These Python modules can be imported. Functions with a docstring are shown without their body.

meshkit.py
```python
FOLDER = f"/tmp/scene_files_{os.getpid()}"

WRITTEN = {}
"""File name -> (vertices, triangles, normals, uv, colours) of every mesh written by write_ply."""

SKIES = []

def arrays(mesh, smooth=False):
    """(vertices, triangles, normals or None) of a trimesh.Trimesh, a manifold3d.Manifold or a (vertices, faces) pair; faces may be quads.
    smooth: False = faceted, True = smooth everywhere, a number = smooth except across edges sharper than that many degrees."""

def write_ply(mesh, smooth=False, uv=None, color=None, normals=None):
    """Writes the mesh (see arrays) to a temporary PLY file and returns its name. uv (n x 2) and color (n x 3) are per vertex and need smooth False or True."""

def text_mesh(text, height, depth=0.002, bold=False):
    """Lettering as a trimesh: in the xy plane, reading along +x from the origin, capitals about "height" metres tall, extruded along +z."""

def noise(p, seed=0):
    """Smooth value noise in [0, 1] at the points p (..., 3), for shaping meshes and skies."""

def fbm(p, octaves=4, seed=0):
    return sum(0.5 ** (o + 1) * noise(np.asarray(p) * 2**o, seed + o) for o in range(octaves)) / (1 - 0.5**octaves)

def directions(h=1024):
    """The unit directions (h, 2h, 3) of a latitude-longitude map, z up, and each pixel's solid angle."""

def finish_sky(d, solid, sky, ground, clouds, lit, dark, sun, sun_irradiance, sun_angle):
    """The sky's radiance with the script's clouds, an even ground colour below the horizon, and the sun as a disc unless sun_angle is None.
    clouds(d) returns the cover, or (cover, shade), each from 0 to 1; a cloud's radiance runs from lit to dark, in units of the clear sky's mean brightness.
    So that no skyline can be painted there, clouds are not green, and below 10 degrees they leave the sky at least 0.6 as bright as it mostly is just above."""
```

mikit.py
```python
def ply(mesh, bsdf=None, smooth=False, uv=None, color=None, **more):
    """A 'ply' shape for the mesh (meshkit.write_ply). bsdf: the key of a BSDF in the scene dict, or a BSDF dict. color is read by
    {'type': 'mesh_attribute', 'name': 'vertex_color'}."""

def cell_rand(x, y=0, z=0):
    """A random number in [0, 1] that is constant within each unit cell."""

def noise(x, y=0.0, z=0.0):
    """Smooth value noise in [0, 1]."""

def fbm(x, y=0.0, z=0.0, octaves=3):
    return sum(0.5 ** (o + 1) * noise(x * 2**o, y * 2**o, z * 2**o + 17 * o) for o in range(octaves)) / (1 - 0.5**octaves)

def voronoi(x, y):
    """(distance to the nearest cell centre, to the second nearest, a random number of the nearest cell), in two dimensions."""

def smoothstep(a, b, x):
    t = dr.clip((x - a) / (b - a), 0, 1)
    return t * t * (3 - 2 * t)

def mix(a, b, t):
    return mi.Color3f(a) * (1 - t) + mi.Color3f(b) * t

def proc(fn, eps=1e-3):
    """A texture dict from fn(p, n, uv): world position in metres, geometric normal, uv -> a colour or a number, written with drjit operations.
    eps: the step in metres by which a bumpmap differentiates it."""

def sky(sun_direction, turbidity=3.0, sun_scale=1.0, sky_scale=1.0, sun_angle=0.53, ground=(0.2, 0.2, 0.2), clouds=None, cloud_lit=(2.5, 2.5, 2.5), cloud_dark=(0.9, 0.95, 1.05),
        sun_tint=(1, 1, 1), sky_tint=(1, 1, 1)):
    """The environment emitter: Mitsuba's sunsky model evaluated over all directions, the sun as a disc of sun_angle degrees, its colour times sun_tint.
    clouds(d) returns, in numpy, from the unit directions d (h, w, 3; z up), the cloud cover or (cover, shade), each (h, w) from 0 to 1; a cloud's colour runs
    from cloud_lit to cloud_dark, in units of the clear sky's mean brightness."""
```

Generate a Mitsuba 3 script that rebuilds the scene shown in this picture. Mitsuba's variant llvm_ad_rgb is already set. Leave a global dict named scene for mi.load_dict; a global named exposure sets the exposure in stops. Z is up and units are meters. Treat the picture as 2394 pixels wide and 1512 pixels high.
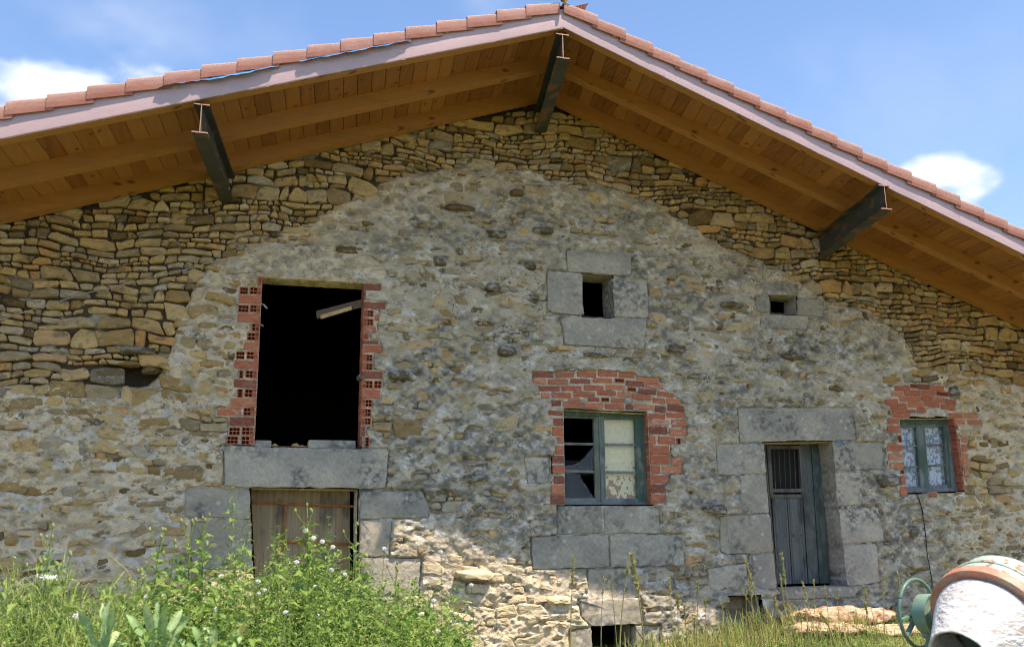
import math, random
import numpy as np
import trimesh
import drjit as dr
import mitsuba as mi
import mikit, meshkit
from mikit import fbm, noise, smoothstep, mix, cell_rand, voronoi
from shapely.geometry import Polygon, box as sbox, Point
from shapely.ops import unary_union
from shapely import affinity, contains_xy

# ------------------------------------------------------------------ camera, sky, exposure
exposure = 2.45
scene, labels = {'type': 'scene'}, {}
T = mi.ScalarTransform4f
CAM = np.array([0.0, -10.5, 1.6])
scene['camera'] = {'type': 'thinlens', 'aperture_radius': 0.006, 'focus_distance': 10.8, 'fov': 58.39, 'fov_axis': 'x', 'near_clip': 0.05, 'far_clip': 3000.0,
                   'to_world': T().look_at(origin=[0, -10.5, 1.6], target=[0.2658, -9.5646, 1.8331], up=[-0.052, -0.227, 0.972])}


def clouds(d):
    az, el = np.arctan2(d[..., 0], d[..., 1]), np.arcsin(np.clip(d[..., 2], -1, 1))
    n = meshkit.fbm(np.stack([d[..., 0] * 14, d[..., 1] * 14, d[..., 2] * 24], -1), 6, 3)
    w = meshkit.fbm(np.stack([d[..., 0] * 7 + 2.0 * d[..., 2], d[..., 1] * 7, d[..., 2] * 5], -1), 5, 11)

    def blob(a, e, ra, re):
        return np.exp(-((az - a) / ra) ** 2 - ((el - e) / re) ** 2)

    big = 0.88 * blob(-0.205, 0.436, 0.105, 0.038) + 0.5 * blob(-0.11, 0.468, 0.06, 0.02) + 1.15 * blob(0.742, 0.351, 0.030, 0.018) + 0.5 * blob(0.768, 0.335, 0.02, 0.02)
    for k in range(14):  # the same fair-weather cumulus all round the sky
        a = k * 2.4 + 1.35
        if abs(((a + math.pi) % (2 * math.pi)) - math.pi - 0.28) > 0.75:
            a = ((a + math.pi) % (2 * math.pi)) - math.pi
            big = big + 1.2 * blob(a, 0.25 + 0.04 * (k % 5), 0.14, 0.05)
    cum = np.clip((big + (n - 0.5) * 2.4 - 0.38) * 1.5, 0, 1) * np.clip((big - 0.05) * 9, 0, 1)
    wisp = np.clip((w - 0.57) * 2.4, 0, 1) * 0.30
    wisp = wisp + 0.5 * np.clip(blob(-0.16, 0.495, 0.09, 0.05) * (n * 2.2 - 0.75), 0, 1) + 0.55 * np.clip(blob(0.257, 0.568, 0.03, 0.03) * (n * 2.4 - 0.7), 0, 1)
    return np.clip(cum + wisp * 0.6, 0, 1), np.clip(0.35 - cum * 0.5, 0, 0.3)


scene['sky'] = mikit.sky((1.67, -1.87, 5.3), turbidity=3, clouds=clouds, cloud_lit=(2.1, 2.15, 2.25), sky_tint=(1.42, 1.29, 1.25))

rng = np.random.default_rng(7)
random.seed(7)


# ------------------------------------------------------------------ helpers
class MB:
    """Collects vertices, triangles and one (tone, kind) pair per vertex into one mesh."""

    def __init__(self):
        self.v, self.f, self.u, self.n = [], [], [], 0

    def add(self, v, f, uv=(0.5, 0.5)):
        v = np.asarray(v, float)
        f = np.asarray(f, int)
        if f.shape[1] == 4:
            f = np.vstack([f[:, [0, 1, 2]], f[:, [0, 2, 3]]])
        self.v.append(v)
        self.f.append(f + self.n)
        uv = np.asarray(uv, float)
        self.u.append(np.tile(uv, (len(v), 1)) if uv.ndim == 1 else uv)
        self.n += len(v)
        return self

    def tm(self, m, uv=(0.5, 0.5)):
        return self.add(m.vertices, m.faces, uv)

    def build(self, key, bsdf, smooth=False):
        key = free(key)
        v, f, u = np.vstack(self.v), np.vstack(self.f), np.vstack(self.u)
        if not smooth:
            v, u, f = v[f.ravel()], u[f.ravel()], np.arange(f.size).reshape(-1, 3)
        scene[key] = mikit.ply((v, f), bsdf, smooth=smooth if smooth else False, uv=u)
        return key


TAKEN = set()


def free(key):
    if key not in TAKEN:
        TAKEN.add(key)
        return key
    k = 1
    while f'{key}_{k:03d}' in TAKEN:
        k += 1
    key = f'{key}_{k:03d}'
    TAKEN.add(key)
    return key


def tag(key, label=None, category=None, group=None, kind=None):
    labels[key] = {k: v for k, v in dict(label=label, category=category, group=group, kind=kind).items() if v}


def bx(x0, x1, y0, y1, z0, z1, ch=0.0):
    """Box, its edges chamfered when ch is given."""
    if ch:
        m = trimesh.convex.convex_hull(np.array([(x0 + a, y0 + b, z0 + c) if True else 0 for a in (0, x1 - x0) for b in (0, y1 - y0) for c in (0, z1 - z0)]))
        p = []
        for a, sa in ((x0, 1), (x1, -1)):
            for b, sb in ((y0, 1), (y1, -1)):
                for c, sc in ((z0, 1), (z1, -1)):
                    p += [(a, b + sb * ch, c + sc * ch), (a + sa * ch, b, c + sc * ch), (a + sa * ch, b + sb * ch, c)]
        m = trimesh.convex.convex_hull(np.array(p))
        return np.array(m.vertices), np.array(m.faces)
    m = trimesh.creation.box(bounds=[[x0, y0, z0], [x1, y1, z1]])
    return np.array(m.vertices), np.array(m.faces)


def hexa(p):
    """Eight corners (bottom ring of four, top ring of four) as a closed hexahedron."""
    f = [[0, 3, 2, 1], [4, 5, 6, 7], [0, 1, 5, 4], [1, 2, 6, 5], [2, 3, 7, 6], [3, 0, 4, 7]]
    return np.array(p, float), np.array(f)


def beam(a, b, w, h, up=(0, 0, 1)):
    """A square bar from a to b."""
    a, b = np.array(a, float), np.array(b, float)
    d = (b - a) / np.linalg.norm(b - a)
    s = np.cross(d, up)
    if np.linalg.norm(s) < 1e-6:
        s = np.cross(d, [1, 0, 0])
    s /= np.linalg.norm(s)
    u = np.cross(s, d)
    return hexa([q + i * s * w / 2 + j * u * h / 2 for q in (a, b) for i, j in ((-1, -1), (1, -1), (1, 1), (-1, 1))])


def tube(pts, rad, sides=6):
    p = np.asarray(pts, float)
    r = np.broadcast_to(rad, (len(p),))
    t = np.gradient(p, axis=0)
    t /= np.linalg.norm(t, axis=1, keepdims=True) + 1e-12
    a = np.cross(t, np.where(np.abs(t[:, 2:]) < 0.9, [0, 0, 1.0], [1.0, 0, 0]))
    a /= np.linalg.norm(a, axis=1, keepdims=True) + 1e-12
    b, ang = np.cross(t, a), np.arange(sides) * 2 * np.pi / sides
    v = p[:, None] + r[:, None, None] * (np.cos(ang)[None, :, None] * a[:, None] + np.sin(ang)[None, :, None] * b[:, None])
    i, j = np.meshgrid(np.arange(len(p) - 1), np.arange(sides), indexing='ij')
    q = np.stack([i * sides + j, i * sides + (j + 1) % sides, (i + 1) * sides + (j + 1) % sides, (i + 1) * sides + j], -1).reshape(-1, 4)
    return v.reshape(-1, 3), q


def lathe(profile, center, axis, n=48, close=False):
    """Revolve (along axis, radius) pairs about the axis through center."""
    axis = np.array(axis, float) / np.linalg.norm(axis)
    u = np.cross(axis, [0, 0, 1.0])
    u /= np.linalg.norm(u)
    w = np.cross(axis, u)
    t = np.arange(n) * 2 * np.pi / n
    v = np.vstack([np.array(center) + s * axis + r * (np.cos(t)[:, None] * u + np.sin(t)[:, None] * w) for s, r in profile])
    m = len(profile)
    q = [[i * n + j, i * n + (j + 1) % n, (i + 1) * n + (j + 1) % n, (i + 1) * n + j] for i in range(m - 1) for j in range(n)]
    return v, np.array(q)


def slab(poly, front, back, bevel=0.006, bulge=0.0, jit=0.0, r=None):
    """A stone or brick with outline poly (shapely, in x and z): its face towards -y at y=front, its sides running back to y=back."""
    c = np.array(poly.exterior.coords)[:-1]
    if poly.exterior.is_ccw:
        c = c[::-1]
    m = c.mean(0)
    n = len(c)
    d = m - c
    L = np.linalg.norm(d, axis=1, keepdims=True) + 1e-9
    e = np.minimum(bevel, 0.45 * L)
    c1 = c + d / L * e
    c2 = c + d * 0.42
    rr = r or rng
    y1 = front + rr.normal(0, 1, n) * jit
    y2 = front - bulge + rr.normal(0, 1, n) * jit * 0.7
    rings = [np.c_[c[:, 0], np.full(n, back), c[:, 1]], np.c_[c[:, 0], y1 + bevel, c[:, 1]], np.c_[c1[:, 0], y1, c1[:, 1]]]
    if bulge or jit:
        rings.append(np.c_[c2[:, 0], y2, c2[:, 1]])
    v = np.vstack(rings + [[[m[0], front - bulge, m[1]]]])
    f = []
    for k in range(len(rings) - 1):
        for i in range(n):
            j = (i + 1) % n
            f += [[k * n + i, k * n + j, (k + 1) * n + j], [k * n + i, (k + 1) * n + j, (k + 1) * n + i]]
    k = (len(rings) - 1) * n
    f += [[k + i, k + (i + 1) % n, len(v) - 1] for i in range(n)]
    return v, np.array(f)[:, ::-1]


# ------------------------------------------------------------------ materials
def mat(key, fn, rough=0.9, bump=None, spec=0.3, eps=2e-3, **more):
    b = {'type': 'principled', 'base_color': mikit.proc(fn) if callable(fn) else {'type': 'rgb', 'value': list(fn)}, 'roughness': rough, 'specular': spec, **more}
    if bump:
        b = {'type': 'bumpmap', 'arbitrary': mikit.proc(bump, eps), 'scale': 1.0, 'bsdf': b}
    scene[key] = {'type': 'twosided', 'bsdf': b}


def C(r, g, b):
    return mi.Color3f(r, g, b)


def rock_fn(p, n, uv):  # uv.x: tone of the stone, uv.y: 0 ochre family .. 1 grey family
    t, k = uv.x, uv.y
    och = mix(C(0.30, 0.205, 0.09), C(0.48, 0.355, 0.175), smoothstep(0.0, 0.6, t))
    och = mix(och, C(0.46, 0.275, 0.115), smoothstep(0.74, 0.80, t) * (1 - smoothstep(0.86, 0.9, t)) * (0.55 + 0.6 * (1 - k)))
    och = mix(och, C(0.50, 0.43, 0.31), smoothstep(0.88, 0.93, t))
    gry = mix(C(0.23, 0.20, 0.145), C(0.40, 0.345, 0.25), smoothstep(0.0, 0.9, t))
    c = mix(och * C(1.06, 1.0, 0.88), gry, k)
    g = fbm(p.x * 9 + t * 31, p.y * 9, p.z * 14, 3)
    h = fbm(p.x * 45, p.y * 45, p.z * 45 + t * 17, 3)
    c = c * (0.55 + 0.64 * g + 0.46 * h) * (1 - 0.62 * smoothstep(0.0, -0.5, t))
    c = mix(c, C(0.13, 0.115, 0.085), smoothstep(0.60, 0.74, fbm(p.x * 17 + 5, p.y * 17, p.z * 17, 3)) * 0.55)
    c = mix(c, C(0.50, 0.48, 0.41), smoothstep(0.66, 0.78, fbm(p.x * 26, p.y * 26 + 9, p.z * 26, 3)) * 0.5)
    return mix(c, C(0.43, 0.405, 0.345) * (0.6 + 0.8 * h), smoothstep(0.46, 0.66, fbm(p.x * 13 + 3, p.y * 13, p.z * 17, 4)) * dr.clip((k - 0.3) * 1.6, 0, 0.75))


def rock_bump(p, n, uv):
    return 0.010 * fbm(p.x * 30, p.y * 30, p.z * 42, 3) + 0.003 * noise(p.x * 140, p.y * 140, p.z * 140)


mat('rock', rock_fn, 0.92, rock_bump)


def mortar_fn(p, n, uv):  # uv.x: 0 deep joint of the bare walling .. 1 render; uv.y: 0 grey .. 1 tan
    x, y, z = p.x, p.y, p.z
    a, b, c = fbm(x * 1.1, 3.0, z * 1.1, 3), fbm(x * 4.2, 7.0, z * 5.5, 4), fbm(x * 21, y * 21, z * 24, 3)
    f = fbm(x * 60, y * 60, z * 60, 2)
    tan = dr.clip(uv.y * 1.25 - 0.1 + (b - 0.5) * 1.1, 0, 1)
    col = mix(C(0.50, 0.435, 0.325), C(0.69, 0.56, 0.38), tan)
    col = mix(col, C(0.66, 0.625, 0.55), smoothstep(0.50, 0.60, fbm(x * 11, y * 11, z * 14, 5)) * smoothstep(0.38, 0.58, b) * 0.85)
    col = mix(col, C(0.36, 0.29, 0.17), smoothstep(0.52, 0.66, fbm(x * 7 + 3, 1.0, z * 11, 3)) * 0.55)
    dark = smoothstep(0.36, 0.60, fbm(x * 1.9 + 9, 5.0, z * 1.7, 4) + 0.07 * smoothstep(3.6, 2.4, z)) * (1 - uv.y * 0.7)
    col = mix(col, C(0.12, 0.12, 0.11), dark * smoothstep(0.36, 0.68, fbm(x * 13, y * 13, z * 12, 6)) * 0.8)
    col = mix(col, C(0.07, 0.07, 0.065), smoothstep(0.50, 0.74, fbm(x * 27 + b * 3, y * 27, z * 24, 4)) * smoothstep(0.42, 0.64, a + 0.04) * 0.45)
    col = col * (0.68 + 0.34 * f + 0.30 * c) * (0.84 + 0.32 * fbm(x * 9 + b, 4.0, z * 0.9, 3))
    v1, v2, _ = voronoi(x * 1.7 + (b - 0.5) * 1.6, z * 2.0 + (c - 0.5) * 0.5)
    col = mix(col, C(0.07, 0.06, 0.05), smoothstep(0.030, 0.012, v2 - v1) * smoothstep(0.46, 0.60, fbm(x * 0.8 + 4, 1.0, z * 0.9, 2)) * 0.8)
    return mix(mix(C(0.085, 0.064, 0.04), C(0.42, 0.37, 0.28), smoothstep(0.60, 0.70, b)) * (0.6 + 0.7 * c), col, smoothstep(0.15, 0.6, uv.x))


mat('mortar', mortar_fn, 0.95, lambda p, n, uv: 0.014 * fbm(p.x * 24, p.y * 24, p.z * 30, 4) + 0.0035 * noise(p.x * 120, p.y * 120, p.z * 120))


def ashlar_fn(p, n, uv):
    x, z = p.x, p.z
    a, c = fbm(x * 3 + uv.x * 9, p.y * 3, z * 3, 4), fbm(x * 28, p.y * 28, z * 28, 3)
    col = mix(C(0.345, 0.318, 0.268), C(0.45, 0.405, 0.325), smoothstep(0.35, 0.65, a)) * (0.84 + 0.30 * uv.x) * (0.9 + 0.2 * noise(x * 70 + z * 34, p.y * 20, z * 16 - x * 9))
    col = mix(col, C(0.36, 0.31, 0.215), uv.y * smoothstep(0.3, 0.6, fbm(x * 5, p.y * 5, z * 4 + 8, 3)) * 0.8)
    col = mix(col, C(0.10, 0.105, 0.105), smoothstep(0.42, 0.74, fbm(x * 4, 2.0, z * 2.6, 4)) * smoothstep(0.40, 0.62, fbm(x * 24, p.y * 24, z * 19, 5)) * 0.8)
    d1, _, w = voronoi(x * 6.5, z * 6.5)
    col = mix(col, C(0.50, 0.49, 0.44), smoothstep(0.19, 0.12, d1 + (c - 0.5) * 0.16) * smoothstep(0.72, 0.78, w) * 0.8)
    return col * (0.62 + 0.5 * c + 0.26 * fbm(x * 80, p.y * 80, z * 80, 2))


mat('ashlar', ashlar_fn, 0.9, lambda p, n, uv: 0.007 * fbm(p.x * 34, p.y * 34, p.z * 34, 3) + 0.002 * noise(p.x * 150, p.y * 150, p.z * 150))


def brick_fn(p, n, uv):  # uv.x tone, uv.y mortar smears
    t = uv.x
    c = mix(C(0.25, 0.085, 0.055), C(0.46, 0.145, 0.075), smoothstep(0.05, 0.6, t))
    c = mix(c, C(0.56, 0.215, 0.11), smoothstep(0.65, 0.95, t))
    g, h = fbm(p.x * 18, p.y * 18, p.z * 40, 3), fbm(p.x * 70, p.y * 70, p.z * 70, 2)
    c = c * (0.56 + 0.42 * g + 0.38 * h)
    s = smoothstep(0.54, 0.66, fbm(p.x * 22 + t * 13, p.y * 22, p.z * 34, 3)) * uv.y
    return mix(c, C(0.46, 0.40, 0.34), s * 0.75)


mat('brick_clay', brick_fn, 0.9, lambda p, n, uv: 0.004 * fbm(p.x * 50, p.y * 50, p.z * 80, 2))


def wood_grain(p, along_x):
    """Grain running along y (along_x false) or along the rafters."""
    u = p.x if along_x else p.y
    v = p.y if along_x else p.x
    return fbm(v * 34 + fbm(u * 1.4, v * 3, 2.0, 2) * 5, u * 1.6, p.z * 34, 3)


def plank_fn(p, n, uv):
    g = fbm(p.x * 42 + uv.x * 91 + fbm(p.y * 2, p.x * 5, 1.0, 2) * 4, p.y * 1.6, uv.x * 50, 3)
    c = mix(C(0.25, 0.10, 0.026), C(0.43, 0.205, 0.062), smoothstep(0.0, 1.0, uv.x))
    c = mix(c, C(0.40, 0.145, 0.035), smoothstep(0.48, 0.62, g) * 0.3)
    d1, _, w = voronoi(p.x * 5.0, p.y * 3.2 + uv.x * 40)
    return mix(c * (0.82 + 0.32 * g), C(0.12, 0.045, 0.012), smoothstep(0.12, 0.05, d1) * smoothstep(0.55, 0.6, w) * 0.8)


mat('soffit_wood', plank_fn, 0.55, None, 0.4)


def rafter_fn(p, n, uv):
    g = fbm(p.x * 1.3 + uv.x * 40, p.y * 38 + fbm(p.x * 1.1, p.z * 2, 1.0, 2) * 5, p.z * 38, 3)
    c = mix(C(0.37, 0.175, 0.048), C(0.52, 0.275, 0.085), uv.x)
    c = mix(c, C(0.42, 0.17, 0.045), smoothstep(0.46, 0.62, g) * 0.7)
    d1, _, w = voronoi(p.x * 2.3 + uv.x * 9, (p.z + p.y) * 5 - p.x * 0.0 + uv.x * 7)
    c = mix(c * (0.72 + 0.5 * g), C(0.13, 0.05, 0.015), smoothstep(0.15, 0.05, d1) * smoothstep(0.62, 0.66, w) * 0.85)
    return c


mat('rafter_wood', rafter_fn, 0.55, None, 0.4)


def grey_wood_fn(p, n, uv):  # weathered vertical boards; uv.x: 0 grey-brown .. 1 bluish, uv.y: old green paint left
    g = fbm(p.x * 55, p.y * 55, p.z * 2.2, 3)
    a = fbm(p.x * 6, p.y * 6, p.z * 3, 3)
    c = mix(C(0.23, 0.195, 0.14), C(0.225, 0.25, 0.255), uv.x)
    c = mix(c * (0.55 + 0.8 * g), C(0.03, 0.03, 0.035), smoothstep(0.5, 0.7, a) * 0.55)
    return mix(c, C(0.045, 0.115, 0.08) * (0.6 + 0.8 * a), uv.y * 0.85 * smoothstep(0.42, 0.6, fbm(p.x * 14, p.y * 14, p.z * 5 + 4, 3) + 0.12))


mat('door_wood', lambda p, n, uv: grey_wood_fn(p, n, uv) * 0.58, 0.7, lambda p, n, uv: 0.004 * fbm(p.x * 90, p.y * 90, p.z * 4, 2))
mat('gate_wood', lambda p, n, uv: grey_wood_fn(p, n, uv) * C(1.55, 1.4, 1.2), 0.8)
mat('grey_wood', grey_wood_fn, 0.8, lambda p, n, uv: 0.004 * fbm(p.x * 90, p.y * 90, p.z * 4, 2))


def cream_fn(p, n, uv):  # shutter: cream paint flaking to bare wood at the foot (uv.y = height along it)
    k = fbm(p.x * 30, p.y * 30, p.z * 16, 4)
    lost = smoothstep(0.0, 0.07, k - 0.80 + uv.y * 0.42)
    return mix(C(0.74, 0.67, 0.40) * (0.85 + 0.3 * k), C(0.34, 0.20, 0.10) * (0.7 + 0.6 * k), lost)


mat('cream_paint', cream_fn, 0.6)


def steel_fn(p, n, uv):
    r = fbm(p.x * 7, p.y * 5, p.z * 9, 4)
    c = mix(C(0.030, 0.036, 0.038), C(0.070, 0.078, 0.072), fbm(p.x * 3, p.y * 3, p.z * 3, 2))
    return mix(mix(c, C(0.20, 0.095, 0.05), smoothstep(0.56, 0.70, r) * 0.7), C(0.43, 0.23, 0.16) * (0.7 + 0.6 * r), uv.x)


mat('steel', steel_fn, 0.5, None, 0.5)


def fascia_fn(p, n, uv):
    r = fbm(p.x * 5, p.y * 5, p.z * 5, 3)
    return C(0.46, 0.335, 0.355) * (0.93 + 0.12 * r + 0.06 * fbm(p.x * 0.9, 2.0, p.z * 30, 2))


mat('sheet_metal', fascia_fn, 0.45, None, 0.5)


def tile_fn(p, n, uv):
    g, h = fbm(p.x * 60 + uv.x * 20, p.y * 60, p.z * 60, 3), fbm(p.x * 6 + uv.x * 50, p.y * 6, p.z * 9, 3)
    c = mix(C(0.35, 0.135, 0.10), C(0.45, 0.205, 0.165), dr.clip(uv.x * 0.6 + (h - 0.3) * 0.9, 0, 1))
    c = mix(c, C(0.56, 0.45, 0.40), dr.clip(uv.y * 1.1 + (h - 0.55) * 0.6, 0, 1) * 0.5)
    return c * (0.74 + 0.24 * g)


mat('roof_clay', tile_fn, 0.8)


def ground_fn(p, n, uv):
    a, b = fbm(p.x * 1.3, p.y * 1.3, 0.0, 4), fbm(p.x * 14, p.y * 14, p.z * 14, 3)
    c = mix(C(0.075, 0.105, 0.03), C(0.17, 0.16, 0.06), smoothstep(0.4, 0.6, a))
    return mix(c, C(0.16, 0.11, 0.06), smoothstep(0.52, 0.66, b) * 0.7) * (0.6 + 0.7 * b)


mat('soil', ground_fn, 0.95)


def leaf_fn(p, n, uv):  # uv.x: 0 dark .. 1 yellow green; uv.y: 1 dry straw
    c = mix(C(0.075, 0.17, 0.03), C(0.33, 0.45, 0.13), uv.x)
    c = mix(c, C(0.46, 0.40, 0.19), uv.y)
    return c * (0.75 + 0.5 * noise(p.x * 90, p.y * 90, p.z * 90))


def thin_leaf(key, fn, rough=0.5, dt=0.7):
    scene[key] = {'type': 'principledthin', 'base_color': mikit.proc(fn), 'roughness': rough, 'diff_trans': dt, 'spec_trans': 0.0, 'eta': 1.3}


thin_leaf('leaf', leaf_fn)
thin_leaf('glaucous', lambda p, n, uv: mix(C(0.20, 0.36, 0.12), C(0.45, 0.58, 0.31), uv.x) * (0.8 + 0.4 * fbm(p.x * 50, p.y * 50, p.z * 50, 2)), 0.55, 0.5)
mat('petal', (0.85, 0.85, 0.84), 0.8)
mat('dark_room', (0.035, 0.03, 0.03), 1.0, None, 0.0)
mat('black_rubber', (0.02, 0.02, 0.02), 0.6)
mat('string', (0.36, 0.35, 0.32), 0.8)
mat('blue_sheet', lambda p, n, uv: C(0.06, 0.27, 0.62) * (0.75 + 0.5 * noise(p.x * 25, p.y * 25, p.z * 25)), 0.3, None, 0.6)
mat('foam', lambda p, n, uv: C(0.62, 0.30, 0.045) * (0.45 + 0.9 * fbm(p.x * 50, p.y * 50, p.z * 50, 2)), 0.7)
mat('rust_bar', lambda p, n, uv: C(0.33, 0.125, 0.03) * (0.7 + 0.5 * noise(p.x * 30, p.y * 30, p.z * 30)), 0.6)
mat('pale_wood', lambda p, n, uv: mix(C(0.75, 0.52, 0.27), C(0.13, 0.11, 0.09), uv.x) * (0.75 + 0.45 * fbm(p.x * 5, p.y * 40, p.z * 60, 2)), 0.7)


def lace_fn(p, n, uv):
    k = fbm(p.x * 34, 2.0, p.z * 22, 3)
    return mix(C(0.56, 0.60, 0.64), C(0.15, 0.18, 0.21), smoothstep(0.50, 0.56, k) * 0.85)


mat('lace', lace_fn, 0.95, None, 0.0)


def green_paint_fn(p, n, uv):
    k = fbm(p.x * 16, p.y * 16, p.z * 16, 4)
    c = mix(C(0.085, 0.19, 0.145), C(0.40, 0.52, 0.45), uv.x) * (0.85 + 0.3 * k)
    return mix(c, C(0.30, 0.125, 0.05), smoothstep(0.60, 0.68, fbm(p.x * 30, p.y * 30, p.z * 30, 3)) * uv.y)


mat('green_paint', green_paint_fn, 0.4, None, 0.5)
mat('rubble_earth', lambda p, n, uv: mix(C(0.50, 0.355, 0.25), C(0.29, 0.18, 0.11), smoothstep(0.40, 0.62, fbm(p.x * 11, p.y * 11, p.z * 11, 4))) * (0.7 + 0.6 * fbm(p.x * 40, p.y * 40, p.z * 40, 2)), 0.95, lambda p, n, uv: 0.012 * fbm(p.x * 22, p.y * 22, p.z * 30, 3))
mat('red_paint', lambda p, n, uv: mix(C(0.48, 0.20, 0.13), C(0.40, 0.255, 0.19), smoothstep(0.42, 0.6, fbm(p.x * 20, p.y * 20, p.z * 20, 3))) * (0.85 + 0.3 * noise(p.x * 60, p.y * 60, p.z * 60)), 0.5, None, 0.5)


def cement_fn(p, n, uv):
    k = fbm(p.x * 14, p.y * 14, p.z * 26, 4)
    m = fbm(p.x * 46, p.y * 46, p.z * 90, 3)
    c = mix(C(0.66, 0.65, 0.65), C(0.55, 0.535, 0.52), smoothstep(0.45, 0.7, k))
    c = mix(c, C(0.20, 0.20, 0.20), smoothstep(0.56, 0.70, m) * smoothstep(0.46, 0.64, k) * 0.55)
    return mix(c, C(0.36, 0.17, 0.10), smoothstep(0.74, 0.80, fbm(p.x * 9 + 4, p.y * 9, p.z * 9, 3)) * 0.7)


mat('cement_coat', cement_fn, 0.85, lambda p, n, uv: 0.010 * fbm(p.x * 30, p.y * 30, p.z * 60, 4))
scene['pane_glass'] = {'type': 'thindielectric', 'int_ior': 1.28}

# ------------------------------------------------------------------ ground
GX = [-60, -5, 0, 2.4, 4.3, 5.2, 6.0, 8.0, 12, 60]
GZ = [0.3, 0.3, 0.34, 0.32, 0.36, 0.48, 0.58, 0.62, 0.58, 0.6]


def ground_z(x, y):
    x, y = np.asarray(x, float), np.asarray(y, float)
    top = np.interp(x, GX, GZ)
    k = np.clip((y + 10.5) / 10.5, 0, 1)
    far = np.clip((-10.5 - y) / 120, 0, 1)
    z = top * k ** 1.15 - 4.0 * far
    near = np.exp(-((x - 3) / 14) ** 2 - ((y + 5) / 10) ** 2)
    return z + near * 0.05 * (meshkit.fbm(np.stack([x * 1.3, y * 1.3, 0 * x], -1), 3, 4) - 0.5)


gx = np.unique(np.r_[np.linspace(-1500, -30, 14), np.linspace(-30, -8, 12), np.arange(-8, 15, 0.25), np.linspace(15, 40, 12), np.linspace(40, 1500, 14)])
gy = np.unique(np.r_[np.linspace(-1500, -40, 14), np.linspace(-40, -12, 12), np.arange(-12, 1.1, 0.25), np.linspace(1.1, 40, 14), np.linspace(40, 1500, 14)])
X, Y = np.meshgrid(gx, gy, indexing='ij')
V = np.stack([X, Y, ground_z(X, Y)], -1).reshape(-1, 3)
i, j = np.meshgrid(np.arange(len(gx) - 1), np.arange(len(gy) - 1), indexing='ij')
q = (i * len(gy) + j).ravel()
MB().add(V, np.c_[q, q + len(gy), q + len(gy) + 1, q + 1]).build('ground', 'soil', True)
tag('ground', 'rough grassy slope rising towards the foot of the stone house', 'ground', kind='structure')

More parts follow.
